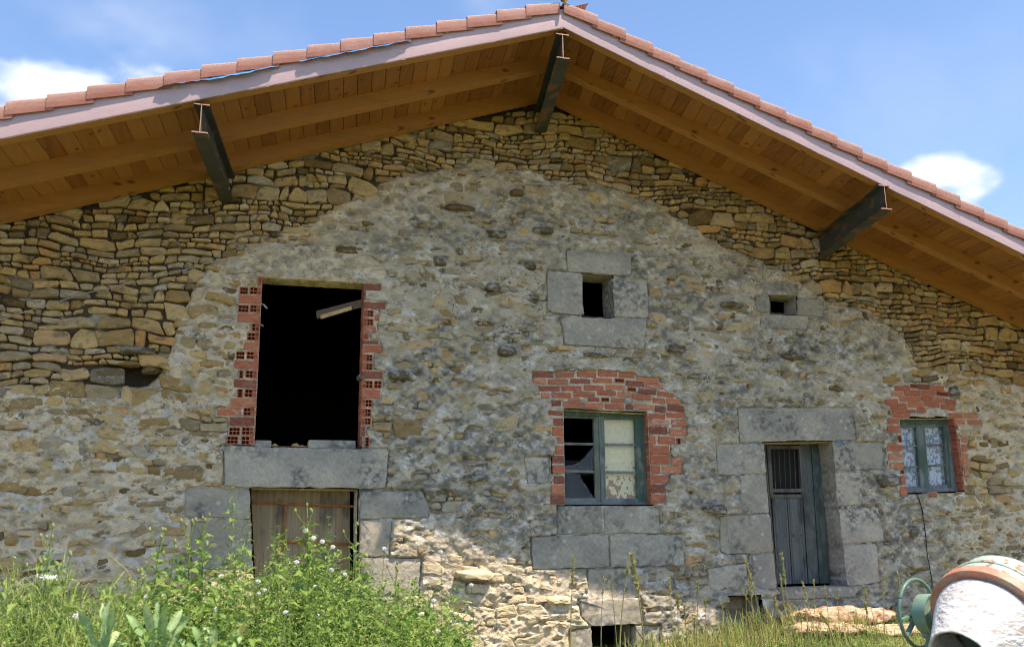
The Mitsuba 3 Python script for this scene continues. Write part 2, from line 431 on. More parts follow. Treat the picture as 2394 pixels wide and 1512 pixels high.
# ------------------------------------------------------------------ farmhouse: setting out (x along the wall, z up, the wall's face at y = 0)
HOUSE = 'farmhouse'
tag(HOUSE, 'old rubble stone farmhouse gable with a new timber overhanging roof', 'house')
RIDGE_W, RIDGE_F = (3.465, 0.0), (3.088, -1.85)


def under(side, x, y):
    """Underside of the rafters."""
    return (0.360 * x - 0.050 * y + 5.965) if side < 0 else (-0.372 * x + 0.099 * y + 8.504)


def under_any(x, y):
    return np.minimum(under(-1, x, y), under(1, x, y))


def ridge_x(y):
    return 3.4665 + 0.2036 * y


O1 = Polygon([(0.008,4.602), (1.176,4.608), (1.178,2.674), (0.019,2.678)])
O2 = Polygon([(0.011,2.219), (1.157,2.206), (1.181,0.850), (0.139,0.882)])
O3 = Polygon([(3.911,4.914), (4.317,4.903), (4.319,4.361), (3.916,4.361)])
O4 = Polygon([(6.585,4.807), (6.990,4.802), (6.966,4.556), (6.590,4.558)])
O5 = Polygon([(3.614,3.175), (4.723,3.152), (4.719,2.041), (3.606,2.041)])
O6 = Polygon([(8.417,3.180), (9.303,3.208), (9.324,2.218), (8.403,2.192)])
O7 = Polygon([(3.868,0.653), (4.376,0.655), (4.376,0.181), (3.838,0.205)])
O8 = Polygon([(5.645,0.931), (6.090,0.934), (6.068,0.106), (5.609,0.126)])
DOOR = Polygon([(6.339,2.819), (7.329,2.853), (7.364,1.011), (6.369,0.999)])
OPEN = [O1, O2, O3, O4, O5, O6, O7, O8, DOOR]

BLOCKS = [  # (outline, face depth, tint: 0 blue grey .. 1 tan)
    ([(-0.300,2.668), (1.493,2.660), (1.481,2.322), (1.464,2.212), (-0.269,2.227)], -0.055, 0.1),
    ([(-0.666,2.225), (0.003,2.210), (0.020,1.887), (-0.650,1.912)], -0.015, 0.5), ([(-0.587,1.876), (0.034,1.873), (0.070,1.364), (-0.554,1.375)], -0.01, 0.7),
    ([(1.181,2.192), (1.884,2.194), (1.965,2.036), (1.961,1.893), (1.185,1.882)], -0.03, 0.0), ([(1.190,1.873), (1.548,1.862), (1.522,1.480), (1.196,1.471)], -0.02, 0.6),
    ([(1.210,1.462), (1.893,1.452), (1.864,1.047), (1.221,1.063)], -0.02, 0.3), ([(1.221,1.054), (1.682,1.042), (1.665,0.656), (1.232,0.671)], -0.02, 0.4),
    ([(3.706,5.211), (4.616,5.253), (4.584,4.927), (3.716,4.923)], -0.02, 0.4), ([(3.444,4.926), (3.916,4.909), (3.916,4.366), (3.510,4.371), (3.427,4.426)], -0.03, 0.2),
    ([(4.317,4.897), (4.809,4.884), (4.795,4.376), (4.319,4.367)], -0.02, 0.2), ([(3.604,4.327), (4.771,4.369), (4.716,3.970), (3.646,3.975)], -0.035, 0.15),
    ([(5.974,3.263), (7.706,3.306), (7.709,2.872), (5.971,2.818)], -0.025, 0.0),
    ([(5.649,2.790), (6.332,2.813), (6.330,2.427), (5.633,2.399)], -0.02, 0.0), ([(5.950,2.397), (6.336,2.421), (6.337,1.935), (5.931,1.910)], -0.01, 0.5),
    ([(5.628,1.900), (6.342,1.924), (6.349,1.452), (5.688,1.430), (5.604,1.488)], -0.02, 0.6), ([(5.988,1.426), (6.354,1.442), (6.365,1.014), (5.936,0.999)], -0.015, 0.1),
    ([(7.328,2.848), (8.113,2.862), (8.081,2.493), (7.334,2.474)], -0.02, 0.05), ([(7.332,2.463), (7.788,2.473), (7.704,2.035), (7.333,1.997)], -0.01, 0.3),
    ([(7.339,1.987), (7.943,2.019), (7.993,1.570), (7.341,1.540)], -0.022, 0.05), ([(7.339,1.529), (7.860,1.545), (7.851,1.053), (7.358,1.017)], -0.02, 0.1),
    ([(3.504,2.031), (4.083,2.026), (4.082,1.700), (3.502,1.695)], -0.01, 0.3), ([(4.099,2.026), (4.819,2.015), (4.830,1.694), (4.093,1.700)], -0.015, 0.3),
    ([(3.175,1.659), (3.491,1.686), (4.141,1.685), (4.138,1.310), (3.185,1.303)], -0.03, 0.0), ([(4.158,1.685), (5.120,1.682), (5.109,1.313), (4.149,1.310)], -0.03, 0.15),
    ([(3.852,1.291), (4.421,1.295), (4.434,0.977), (3.852,0.967)], -0.012, 0.2), ([(3.709,0.962), (4.477,0.961), (4.485,0.666), (3.842,0.663), (3.730,0.771)], -0.03, 0.8),
    ([(3.580,0.634), (3.863,0.653), (3.838,0.205), (3.559,0.217)], -0.02, 0.9), ([(4.387,0.655), (4.692,0.654), (4.678,0.168), (4.382,0.181)], -0.02, 0.9),
    ([(3.112,2.594), (3.427,2.609), (3.420,2.301), (3.144,2.279)], -0.012, 0.0), ([(5.403,1.267), (5.951,1.334), (5.927,0.954), (5.411,0.957)], -0.01, 0.25),
    ([(6.490,4.974), (7.054,4.987), (7.050,4.812), (6.501,4.808)], -0.008, 0.6), ([(7.015,4.786), (7.394,4.791), (7.388,4.538), (6.985,4.545)], -0.018, 0.4),
    ([(6.357,4.775), (6.578,4.801), (6.577,4.557), (6.364,4.551)], -0.012, 0.6), ([(6.439,4.526), (7.156,4.549), (7.124,4.357), (6.397,4.331)], -0.01, 0.5),
    ([(4.925,1.668), (5.142,1.676), (5.127,1.423), (5.121,1.323)], 0.03, 0.4)]
LINTEL = [(-0.450,4.585), (-0.309,4.794), (-0.071,4.935), (0.408,5.020), (0.852,5.034), (1.258,4.942), (1.440,4.785), (1.398,4.591), (1.176,4.597), (0.009,4.591), (-0.239,4.564)]
bricks_open = [  # (x, z, width, height, kind) kind: s long face, e six-hole end, v upright end, h slotted end, p pale, d dark
    ('brick_jamb', [(-0.013,4.553,0.047,0.098,'v'), (-0.184,4.423,0.092,0.088,'e'), (-0.058,4.431,0.133,0.089,'e'), (-0.111,4.325,0.242,0.101,'s'), (-0.177,4.215,0.118,0.091,'e'), (-0.049,4.223,0.121,0.091,'e'), (-0.110,4.110,0.245,0.101,'s'), (-0.034,4.005,0.090,0.094,'e'), (-0.054,3.896,0.132,0.095,'e'),
                    (-0.071,3.788,0.162,0.094,'s'), (-0.182,3.677,0.094,0.096,'e'), (-0.056,3.682,0.127,0.094,'e'), (-0.116,3.576,0.250,0.099,'s'), (-0.162,3.462,0.053,0.089,'v'), (-0.054,3.468,0.127,0.091,'e'), (-0.111,3.357,0.245,0.094,'d'), (-0.162,3.249,0.068,0.097,'v'), (-0.051,3.254,0.131,0.097,'e'),
                    (-0.122,3.148,0.271,0.096,'s'), (-0.262,3.048,0.263,0.103,'p'), (-0.056,3.047,0.122,0.099,'e'), (-0.123,2.938,0.261,0.100,'d'), (-0.196,2.830,0.122,0.093,'e'), (-0.058,2.833,0.135,0.093,'e'), (-0.213,2.733,0.124,0.091,'e'), (-0.056,2.733,0.134,0.098,'e')]),
    ('brick_jamb', [(1.273,4.561,0.190,0.075,'d'), (1.298,4.341,0.250,0.082,'d'), (1.228,4.239,0.125,0.082,'e'), (1.327,4.189,0.055,0.074,'s'), (1.229,4.134,0.125,0.083,'e'), (1.246,4.047,0.156,0.075,'p'), (1.204,3.963,0.077,0.073,'v'), (1.262,3.894,0.191,0.049,'d'), (1.284,3.816,0.232,0.092,'s'),
                    (1.232,3.709,0.122,0.082,'e'), (1.233,3.605,0.125,0.084,'e'), (1.290,3.510,0.247,0.091,'d'), (1.239,3.397,0.127,0.094,'e'), (1.358,3.400,0.091,0.092,'e'), (1.283,3.287,0.221,0.103,'s'), (1.237,3.180,0.130,0.093,'e'), (1.231,3.070,0.120,0.096,'e'), (1.233,2.972,0.118,0.082,'e'),
                    (1.203,2.858,0.056,0.111,'v'), (1.252,2.739,0.056,0.109,'v')]),
    ('brick_surround', [(3.362,3.590,0.267,0.066,'d'), (3.644,3.602,0.244,0.064,'s'), (3.927,3.616,0.255,0.072,'s'), (4.204,3.636,0.258,0.071,'s'), (4.459,3.624,0.213,0.065,'s'), (4.743,3.576,0.306,0.070,'p'), (3.318,3.511,0.169,0.063,'p'), (3.553,3.510,0.263,0.063,'s'), (3.841,3.528,0.260,0.064,'d'), (4.134,3.547,0.259,0.064,'s'),
                        (4.360,3.553,0.130,0.062,'h'), (4.566,3.522,0.252,0.069,'d'), (4.830,3.501,0.251,0.065,'p'), (3.439,3.421,0.271,0.063,'d'), (3.726,3.435,0.258,0.063,'s'), (4.014,3.450,0.265,0.064,'s'), (4.304,3.470,0.268,0.064,'p'), (4.520,3.448,0.117,0.062,'h'), (4.728,3.426,0.238,0.065,'d'), (4.976,3.401,0.228,0.062,'s'),
                        (3.388,3.336,0.108,0.062,'p'), (3.592,3.346,0.256,0.065,'s'), (3.887,3.368,0.282,0.066,'s'), (4.184,3.392,0.250,0.064,'s'), (4.412,3.381,0.175,0.064,'p'), (4.644,3.355,0.259,0.064,'s'), (4.881,3.317,0.170,0.068,'s'), (5.075,3.316,0.190,0.067,'p'), (3.524,3.247,0.124,0.075,'d'), (3.752,3.300,0.148,0.043,'s'),
                        (4.009,3.306,0.158,0.054,'d'), (4.162,3.309,0.104,0.056,'h'), (4.321,3.304,0.165,0.059,'s'), (3.732,3.238,0.254,0.065,'s'), (4.001,3.229,0.253,0.068,'s'), (4.280,3.224,0.257,0.069,'s'), (4.479,3.226,0.104,0.061,'d'), (4.678,3.233,0.262,0.069,'p'), (4.893,3.214,0.142,0.080,'d'), (5.108,3.229,0.228,0.088,'d'),
                        (3.513,3.126,0.186,0.058,'d'), (3.545,3.017,0.126,0.093,'d'), (3.534,2.906,0.143,0.105,'s'), (3.569,2.802,0.079,0.092,'s'), (3.554,2.680,0.107,0.104,'s'), (3.529,2.570,0.157,0.091,'d'), (3.528,2.452,0.155,0.097,'s'), (3.536,2.326,0.138,0.096,'d'), (3.518,2.214,0.171,0.111,'s'), (3.508,2.100,0.187,0.100,'d'),
                        (4.845,3.119,0.227,0.068,'s'), (5.096,3.138,0.247,0.067,'s'), (4.866,3.040,0.271,0.071,'p'), (5.141,3.044,0.213,0.093,'p'), (4.851,2.943,0.251,0.097,'d'), (5.118,2.930,0.235,0.095,'p'), (4.769,2.823,0.086,0.105,'s'), (4.960,2.822,0.235,0.094,'s'), (5.123,2.815,0.063,0.076,'v'),
                        (4.857,2.701,0.261,0.109,'s'), (4.852,2.584,0.258,0.108,'s'), (5.082,2.564,0.155,0.097,'p'), (4.790,2.460,0.128,0.096,'s'), (5.005,2.458,0.270,0.087,'p'), (4.838,2.345,0.237,0.095,'s'), (4.806,2.230,0.179,0.103,'d'), (4.809,2.109,0.183,0.107,'s')]),
    ('brick_surround', [(8.514,3.600,0.242,0.079,'s'), (8.706,3.635,0.120,0.061,'h'), (8.867,3.631,0.182,0.079,'d'), (9.083,3.620,0.237,0.076,'s'), (8.422,3.514,0.216,0.063,'p'), (8.671,3.537,0.262,0.073,'s'), (8.933,3.552,0.241,0.071,'s'), (9.164,3.541,0.208,0.071,'h'), (9.327,3.518,0.103,0.057,'h'), (8.319,3.402,0.206,0.085,'s'),
                        (8.617,3.456,0.355,0.080,'s'), (8.881,3.474,0.151,0.076,'s'), (9.074,3.458,0.224,0.076,'s'), (9.279,3.434,0.167,0.071,'s'), (8.426,3.340,0.261,0.082,'s'), (8.697,3.377,0.256,0.078,'s'), (8.965,3.390,0.250,0.078,'s'), (9.220,3.355,0.221,0.078,'s'), (8.498,3.282,0.393,0.037,'s'), (8.779,3.304,0.136,0.075,'s'),
                        (8.442,3.229,0.251,0.072,'s'), (9.338,3.242,0.235,0.073,'s'), (9.591,3.247,0.229,0.071,'p'), (8.314,3.142,0.189,0.076,'s'), (8.305,3.037,0.215,0.091,'s'), (8.381,2.904,0.068,0.095,'v'), (8.287,2.787,0.243,0.087,'s'), (8.290,2.665,0.230,0.080,'p'), (8.284,2.549,0.222,0.082,'p'), (8.367,2.464,0.057,0.050,'v'),
                        (8.359,2.356,0.078,0.111,'s'), (8.347,2.212,0.116,0.126,'s'), (9.420,3.159,0.124,0.073,'p'), (9.642,3.158,0.238,0.071,'p'), (9.424,2.926,0.098,0.112,'p'), (9.410,2.798,0.087,0.104,'p'), (9.406,2.632,0.090,0.191,'p'), (9.392,2.469,0.067,0.110,'p'), (8.807,2.167,0.136,0.053,'s')]),
    ('brick_surround', [(5.588,0.748,0.079,0.114,'e'), (5.585,0.855,0.092,0.038,'p')])]

# ---- zones of the walling
BARE_X, BARE_Z = np.array([(-2.871,3.226), (-1.145,3.285), (-0.932,3.648), (-0.775,4.289), (-0.658,4.596), (-0.348,4.821), (-0.075,5.018), (0.351,5.216), (0.688,5.442), (0.885,5.569), (1.392,5.870), (1.919,6.081), (2.463,6.229), (3.254,6.324), (3.538,6.124), (4.187,6.170), (4.666,6.073), (5.148,5.889),
                           (5.629,5.582), (6.251,5.378), (6.817,5.141), (7.452,4.831), (8.310,4.571), (8.661,4.315), (8.789,3.957), (9.412,3.848), (9.916,3.818), (10.592,3.689), (11.222,3.554)]).T


def bare(x, z):
    """1 in the bare dry walling above, 0 in the rendered field."""
    w = 0.10 * (meshkit.fbm(np.stack([x * 4, 0 * x, z * 4], -1), 3, 8) - 0.5) * 2
    return np.clip((z - np.interp(x, BARE_X, BARE_Z) + w) / 0.10 + 0.5, 0, 1)


def bump2(x, z, cx, cz, rx, rz):
    return np.exp(-((x - cx) / rx) ** 2 - ((z - cz) / rz) ** 2)


CAV = np.array((-1.235,3.437))
POCKETS = [np.array(p) for p in ((2.109,2.036), (1.479,2.904), (-0.507,2.930), (8.826,3.718), (5.227,1.195), (2.509,1.226), (9.643,2.555), (9.882,2.266))]


def render_depth(x, z):
    """How far the mortar and render stand out of the wall's plane (towards the viewer, in metres)."""
    P = lambda s, o=0.0: np.stack([x * s, 0 * x + o, z * s * 1.25], -1)
    b = bare(x, z)
    left = np.clip((1.3 - x) / 1.6, 0, 1)
    right = np.clip((x - 8.6) / 0.8, 0, 1)
    t = 0.028 - 0.004 * left - 0.013 * right + 0.012 * np.clip((3.5 - z) / 0.9, 0, 1) * (1 - left) * (1 - right) + 0.022 * np.clip((x - 9.7) / 0.6, 0, 1)
    t = t + 0.030 * (meshkit.fbm(P(1.6), 3, 1) - 0.5) + 0.050 * (meshkit.fbm(P(7), 3, 2) - 0.5) + 0.024 * (meshkit.fbm(P(21), 2, 3) - 0.5)
    t = t - 0.055 * np.clip((meshkit.fbm(np.stack([x * 6.0, 0 * x + 3, z * 11.0], -1), 3, 41) - 0.62) * 9, 0, 1)
    low = bump2(x, z, 2.75, 0.75, 1.15, 0.75)
    t = t + low * (0.07 * (meshkit.fbm(P(6), 3, 5) - 0.5) + 0.05 * (meshkit.fbm(P(15), 2, 15) - 0.5))
    t = t * (1 - b) + b * (-0.043 + 0.046 * (meshkit.fbm(P(5), 3, 6) - 0.5))
    t = t - 0.24 * np.clip(1.6 * bump2(x, z, CAV[0], CAV[1], 0.30, 0.22) - 0.35, 0, 1)
    for q_ in POCKETS:
        t = t - 0.07 * np.clip(1.8 * bump2(x, z, q_[0], q_[1], 0.26, 0.14) - 0.4, 0, 1)
    return t


BRICKZ = unary_union([sbox(b[0] - b[2] / 2, b[1] - b[3] / 2, b[0] + b[2] / 2, b[1] + b[3] / 2).buffer(0.012) for _, rows in bricks_open for b in rows]).buffer(0.03).buffer(-0.045)


def footing(x, z):
    """The foot of the wall stands forward in the middle."""
    return 0.12 * np.clip((1.32 - z) / 0.55, 0, 1) * np.clip((x - 1.7) / 2.0, 0, 1) * np.clip((6.3 - x) / 0.6, 0, 1)


# ---- the mortar and render sheet, with its openings left out
cut = unary_union([o.buffer(0.02, join_style=2) for o in OPEN])
step = 0.016
xs = np.arange(-5.0, 12.4, step)
zs = np.arange(-0.15, 7.4, step)
X, Z = np.meshgrid(xs, zs, indexing='ij')
D = render_depth(X, Z)
for pts, fy, tint in BLOCKS:  # open joints round the dressed blocks
    pb = Polygon(pts).buffer(0.010)
    a0, c0, a1, c1 = pb.bounds
    sel = np.nonzero((X > a0) & (X < a1) & (Z > c0) & (Z < c1))
    ins = contains_xy(pb, X[sel], Z[sel])
    D[sel[0][ins], sel[1][ins]] = np.minimum(D[sel[0][ins], sel[1][ins]], -0.004)
tone_tan = np.clip(np.clip((1.7 - X) / 2.2, 0, 1) * 0.95 + np.clip((X - 8.2) / 1.4, 0, 1) * 0.85 + bump2(X, Z, 2.8, 0.6, 1.3, 0.75) * 0.9 + 0.55 * np.clip((Z - np.interp(X, BARE_X, BARE_Z) + 0.75) / 0.7, 0, 1), 0, 1)
ins = contains_xy(BRICKZ, X, Z)
D[ins] = -0.13
D = D + footing(X, Z)
U = np.stack([1 - bare(X, Z) * 0.95, tone_tan], -1)
V = np.stack([X, -D, Z], -1)
roof_top = under_any(X, 0 * X) + 0.15
keep = (Z < roof_top)
nz = len(zs)
cxm, czm = X[:-1, :-1] + step / 2, Z[:-1, :-1] + step / 2
okc = keep[:-1, :-1] & ~contains_xy(cut, cxm, czm)
i, j = np.meshgrid(np.arange(len(xs) - 1), np.arange(nz - 1), indexing='ij')
q = (i * nz + j)[okc]
F = np.c_[q, q + nz, q + nz + 1, q + 1]
used = np.unique(F)
remap = np.full(X.size, -1)
remap[used] = np.arange(len(used))
MB().add(V.reshape(-1, 3)[used], remap[F], U.reshape(-1, 2)[used]).build(HOUSE + '__wall', 'mortar', True)

# ---- dressed blocks and the rendered lintel
excl = [o.buffer(0.015) for o in OPEN] + [Polygon(LINTEL).buffer(0.01)]
for pts, fy, tint in BLOCKS:
    p = Polygon(pts)
    if not p.is_valid or p.area < 0.002:
        continue
    excl.append(p.buffer(0.012))
    p = p.buffer(-0.024).buffer(0.019, quad_segs=2)
    c = np.array(p.exterior.segmentize(0.07).coords)
    c = c + rng.normal(0, 0.005, c.shape)
    c[-1] = c[0]
    MB().add(*slab(Polygon(c), (fy + 0.002 if fy < 0 else fy) - float(footing(np.array(p.centroid.x), np.array(p.centroid.y))), 0.12, 0.008, 0.003, 0.0035), (rng.random(), tint)).build(HOUSE + '__wall__dressed_stone', 'ashlar', True)
p = Polygon(LINTEL)
c = np.array(p.buffer(-0.012).buffer(0.01).exterior.segmentize(0.08).coords)
MB().add(*slab(Polygon(c), -0.026, 0.26, 0.02, 0.002, 0.003), (0.9, 0.75)).build(HOUSE + '__wall__lintel', 'mortar', True)


# ---- bricks
def brick_mesh(b, fy):
    x, z, w, h, k = b
    mb = MB()
    tone = {'s': rng.uniform(0.45, 0.85), 'e': rng.uniform(0.5, 0.8), 'v': rng.uniform(0.4, 0.7), 'h': rng.uniform(0.3, 0.6), 'p': rng.uniform(0.75, 1.0), 'd': rng.uniform(0.0, 0.3)}[k]
    smear = {'p': 0.9, 's': 0.35, 'd': 0.2}.get(k, 0.15)
    w, h = max(w - 0.006, 0.02), max(h - 0.004, 0.02)
    a = rng.normal(0, 0.008)
    if fy < -0.027:  # the courses over the windows follow a low arch
        for x_a, x_b, x_m, z_a, sl_, sr_ in (((3.200,3.148)[0], (5.294,3.205)[0], (4.193,3.175)[0], (4.192,3.165)[1], 0.03, 0.13), ((8.137,3.167)[0], (9.458,3.200)[0], (8.754,3.182)[0], (8.763,3.253)[1], 0.12, 0.12)):
            if x_a < x < x_b and z > z_a:
                a += np.clip((x_m - x) / (x_b - x_m), -1, 1) * (sr_ if x > x_m else sl_)
    o = affinity.rotate(sbox(x - w / 2, z - h / 2, x + w / 2, z + h / 2), a, use_radians=True)
    fy = fy + rng.normal(0, 0.003)
    if k in 'evh':
        nx, nz_ = {'e': (3 if w > 0.085 else 2, 2), 'v': (1 if w < 0.075 else 2, 3 if h > 0.07 else 2), 'h': (3 if w < 0.13 else 5, 1)}[k]
        hw, hh = w / (nx + 0.25), h / (nz_ + 0.25)
        cells = []
        for ix in range(nx):
            for iz in range(nz_):
                cx, cz = x - w / 2 + w * (ix + 0.5) / nx * 0.94 + 0.03 * w, z - h / 2 + h * (iz + 0.5) / nz_ * 0.92 + 0.04 * h
                cells.append(sbox(cx - hw * 0.34, cz - hh * 0.33, cx + hw * 0.34, cz + hh * 0.33).buffer(0.003, quad_segs=1))
        pl = o.difference(affinity.rotate(unary_union(cells), a, origin=(x, z), use_radians=True))
        m = trimesh.creation.extrude_polygon(pl if pl.geom_type == 'Polygon' else max(pl.geoms, key=lambda g: g.area), 0.10, engine='earcut')
        v = np.array(m.vertices)
        mb.add(np.c_[v[:, 0], fy + v[:, 2], v[:, 1]], np.array(m.faces)[:, ::-1], (tone, smear))
        v, f = slab(o.buffer(-0.004), fy + 0.085, fy + 0.10, 0.001)
        mb.add(v, f, (0.0, 0.0))
    else:
        mb.add(*slab(o.buffer(-0.004).buffer(0.004, quad_segs=1), fy, 0.10, 0.005), (tone, smear))
    return mb


for name, rows in bricks_open:
    key = free(HOUSE + '__' + name)
    hold = MB()
    allb = []
    for b in rows:
        brick_mesh(b, -0.026 if name == 'brick_jamb' else -0.030).build(key + '__brick', 'brick_clay')
        r_ = sbox(b[0] - b[2] / 2, b[1] - b[3] / 2, b[0] + b[2] / 2, b[1] + b[3] / 2)
        allb.append(r_.buffer(0.012))
    hollow = unary_union([sbox(b[0] - b[2] / 2 + 0.004, b[1] - b[3] / 2 + 0.004, b[0] + b[2] / 2 - 0.004, b[1] + b[3] / 2 - 0.004) for b in rows if b[4] in 'evh'])
    u = unary_union(allb).buffer(0.03).buffer(-0.03)
    excl.append(u)
    for g in getattr(u, 'geoms', [u]):  # the bed of mortar that the bricks lie in
        g = Polygon(g.exterior).difference(unary_union(OPEN).buffer(-0.002)).difference(hollow)
        for h in getattr(g, 'geoms', [g]):
            if h.geom_type == 'Polygon' and h.area > 0.001:
                m = trimesh.creation.extrude_polygon(Polygon(h.exterior.segmentize(0.05).coords, [r.coords for r in h.interiors]), 0.12, engine='earcut')
                v = np.array(m.vertices)
                hold.add(np.c_[v[:, 0], -0.018 + v[:, 2], v[:, 1]], np.array(m.faces)[:, ::-1], (0.9, 0.55))
    hold.build(key + '__mortar_bed', 'mortar')

# ---- rubble stones: laid in short lifts of one, two or three courses
EX = unary_union(excl)
from shapely.prepared import prep
EXP = prep(EX)


def warp(x, z):
    return z + 0.05 * math.sin(x * 0.9 + z * 1.3) + 0.035 * math.sin(x * 2.3 - z * 2.1) + 0.02 * math.sin(x * 5.1 + z * 4.0) + 0.010 * math.sin(x * 11.3 - z * 7.0)


stones = []
srng = np.random.default_rng(21)
z = -0.1
while z < 7.0:
    H = srng.uniform(0.13, 0.225)
    x = -5.0 + srng.uniform(0, 0.4)
    while x < 12.3:
        L = srng.uniform(0.34, 0.95)
        n = srng.choice([1, 2, 3], p=[0.16, 0.60, 0.24]) if H > 0.165 else srng.choice([1, 2], p=[0.42, 0.58])
        cuts = np.r_[0, np.sort(np.clip((np.arange(1, n) + srng.uniform(-0.26, 0.26, n - 1)) / n, 0.15, 0.85)), 1] * H
        for k in range(n):
            z0, z1 = z + cuts[k], z + cuts[k + 1]
            xa, ja = x, srng.normal(0, 0.16, 2) * (z1 - z0)
            while xa < x + L - 0.03:
                hh = z1 - z0
                w = np.clip(hh * srng.lognormal(0.56, 0.40), 0.06, 0.33)
                if x + L - (xa + w) < 0.07:
                    w = x + L - xa
                jb = srng.normal(0, 0.17, 2) * hh
                stones.append((xa, xa + w, z0, z1, ja, jb))
                xa, ja = xa + w, jb
        x += L
    z += H

under_line = lambda x: float(under_any(np.array(x), np.array(0.0)))
built = []
for (xa, xb, z0, z1, ja, jb) in stones:
    xm, zm = (xa + xb) / 2, (z0 + z1) / 2
    zl = under_line(xm)
    if zm > zl + 0.06:
        continue
    w, h = xb - xa, z1 - z0
    g = 0.004 + 0.005 * srng.random()
    e = lambda q_: srng.normal(0, q_) * h
    dn = abs(e(0.05))
    pts = [(xa + g + ja[0], z0 + g + e(0.05)), (xa + w * srng.uniform(0.3, 0.7), z0 + g + e(0.06)), (xb - g + jb[0], z0 + g + e(0.05)), (xb - g + (jb[0] + jb[1]) / 2 + abs(e(0.03)), zm + e(0.15)),
           (xb - g + jb[1] - abs(e(0.10)), z1 - g - dn - abs(e(0.10))), (xa + w * srng.uniform(0.2, 0.8), z1 - g - dn + e(0.07)), (xa + g + ja[1] + abs(e(0.10)), z1 - g - dn - abs(e(0.10))), (xa + g + (ja[0] + ja[1]) / 2 - abs(e(0.03)), zm + e(0.15))]
    pts = [(px_, warp(px_, pz_)) for px_, pz_ in pts]
    p = affinity.rotate(Polygon(pts).buffer(0), srng.normal(0, 0.055), use_radians=True)
    if p.geom_type != 'Polygon' or p.is_empty:
        continue
    rr = min(w, h) * srng.uniform(0.03, 0.15)
    p = p.buffer(-rr).buffer(rr * 0.99, quad_segs=1)
    if p.is_empty or p.geom_type != 'Polygon':
        continue
    if EXP.intersects(p):
        a0 = p.area
        p = p.difference(EX)
        if p.geom_type == 'MultiPolygon':
            p = max(p.geoms, key=lambda t: t.area)
        if p.is_empty or p.area < 0.35 * a0 or p.area < 0.0018:
            continue
        p = p.buffer(-0.008).buffer(0.006, quad_segs=1)
        if p.is_empty or p.geom_type != 'Polygon':
            continue
    p = p.simplify(0.004)
    if p.area < 0.0009:
        continue
    c = p.centroid
    bb = float(bare(np.array(c.x), np.array(c.y)))
    cav = float(bump2(np.array(c.x), np.array(c.y), CAV[0], CAV[1], 0.26, 0.19))
    if cav > 0.5:
        continue
    left = np.clip((1.5 - c.x) / 1.6, 0, 1)
    low = float(bump2(np.array(c.x), np.array(c.y), 2.75, 0.75, 1.15, 0.8))
    kind = np.clip(0.55 - 0.34 * bb - 0.30 * left * (1 - bb) - 0.5 * low - 0.35 * np.clip((c.x - 8.6), 0, 1) + srng.normal(0, 0.24), 0, 1)
    tone = srng.random() if bb > 0.4 or left > 0.5 else srng.random() * 0.85
    if srng.random() < (0.06 if bb > 0.5 else 0.13):
        tone = -srng.uniform(0.1, 0.4)
    if bb > 0.5:
        fy = -srng.uniform(-0.012, 0.030)
        bev, bul, jit = 0.012, srng.uniform(0.001, 0.010), 0.007
    else:
        fy = -np.clip(srng.normal(0.014 + 0.006 * left, 0.012), -0.02, 0.05)
        if low > 0.3:
            fy = -srng.uniform(0.0, 0.06)
        bev, bul, jit = 0.014, 0.004, 0.004
    if low > 0.3 and bb < 0.5:
        tone = srng.uniform(0.92, 1.0)
    vis = p.area * (1.0 if bb > 0.5 else 0.25) * (1.0 if -3.0 < c.x < 11.0 and c.y > 0.5 else 0.0) * (1.0 if c.y < zl else 0.3)
    built.append((vis, p, fy, min(bev, 0.25 * math.sqrt(p.area)), bul, jit, tone, kind))

low_zone = lambda q_: float(bump2(np.array(q_[0]), np.array(q_[1]), 2.75, 0.75, 1.15, 0.8)) > 0.3
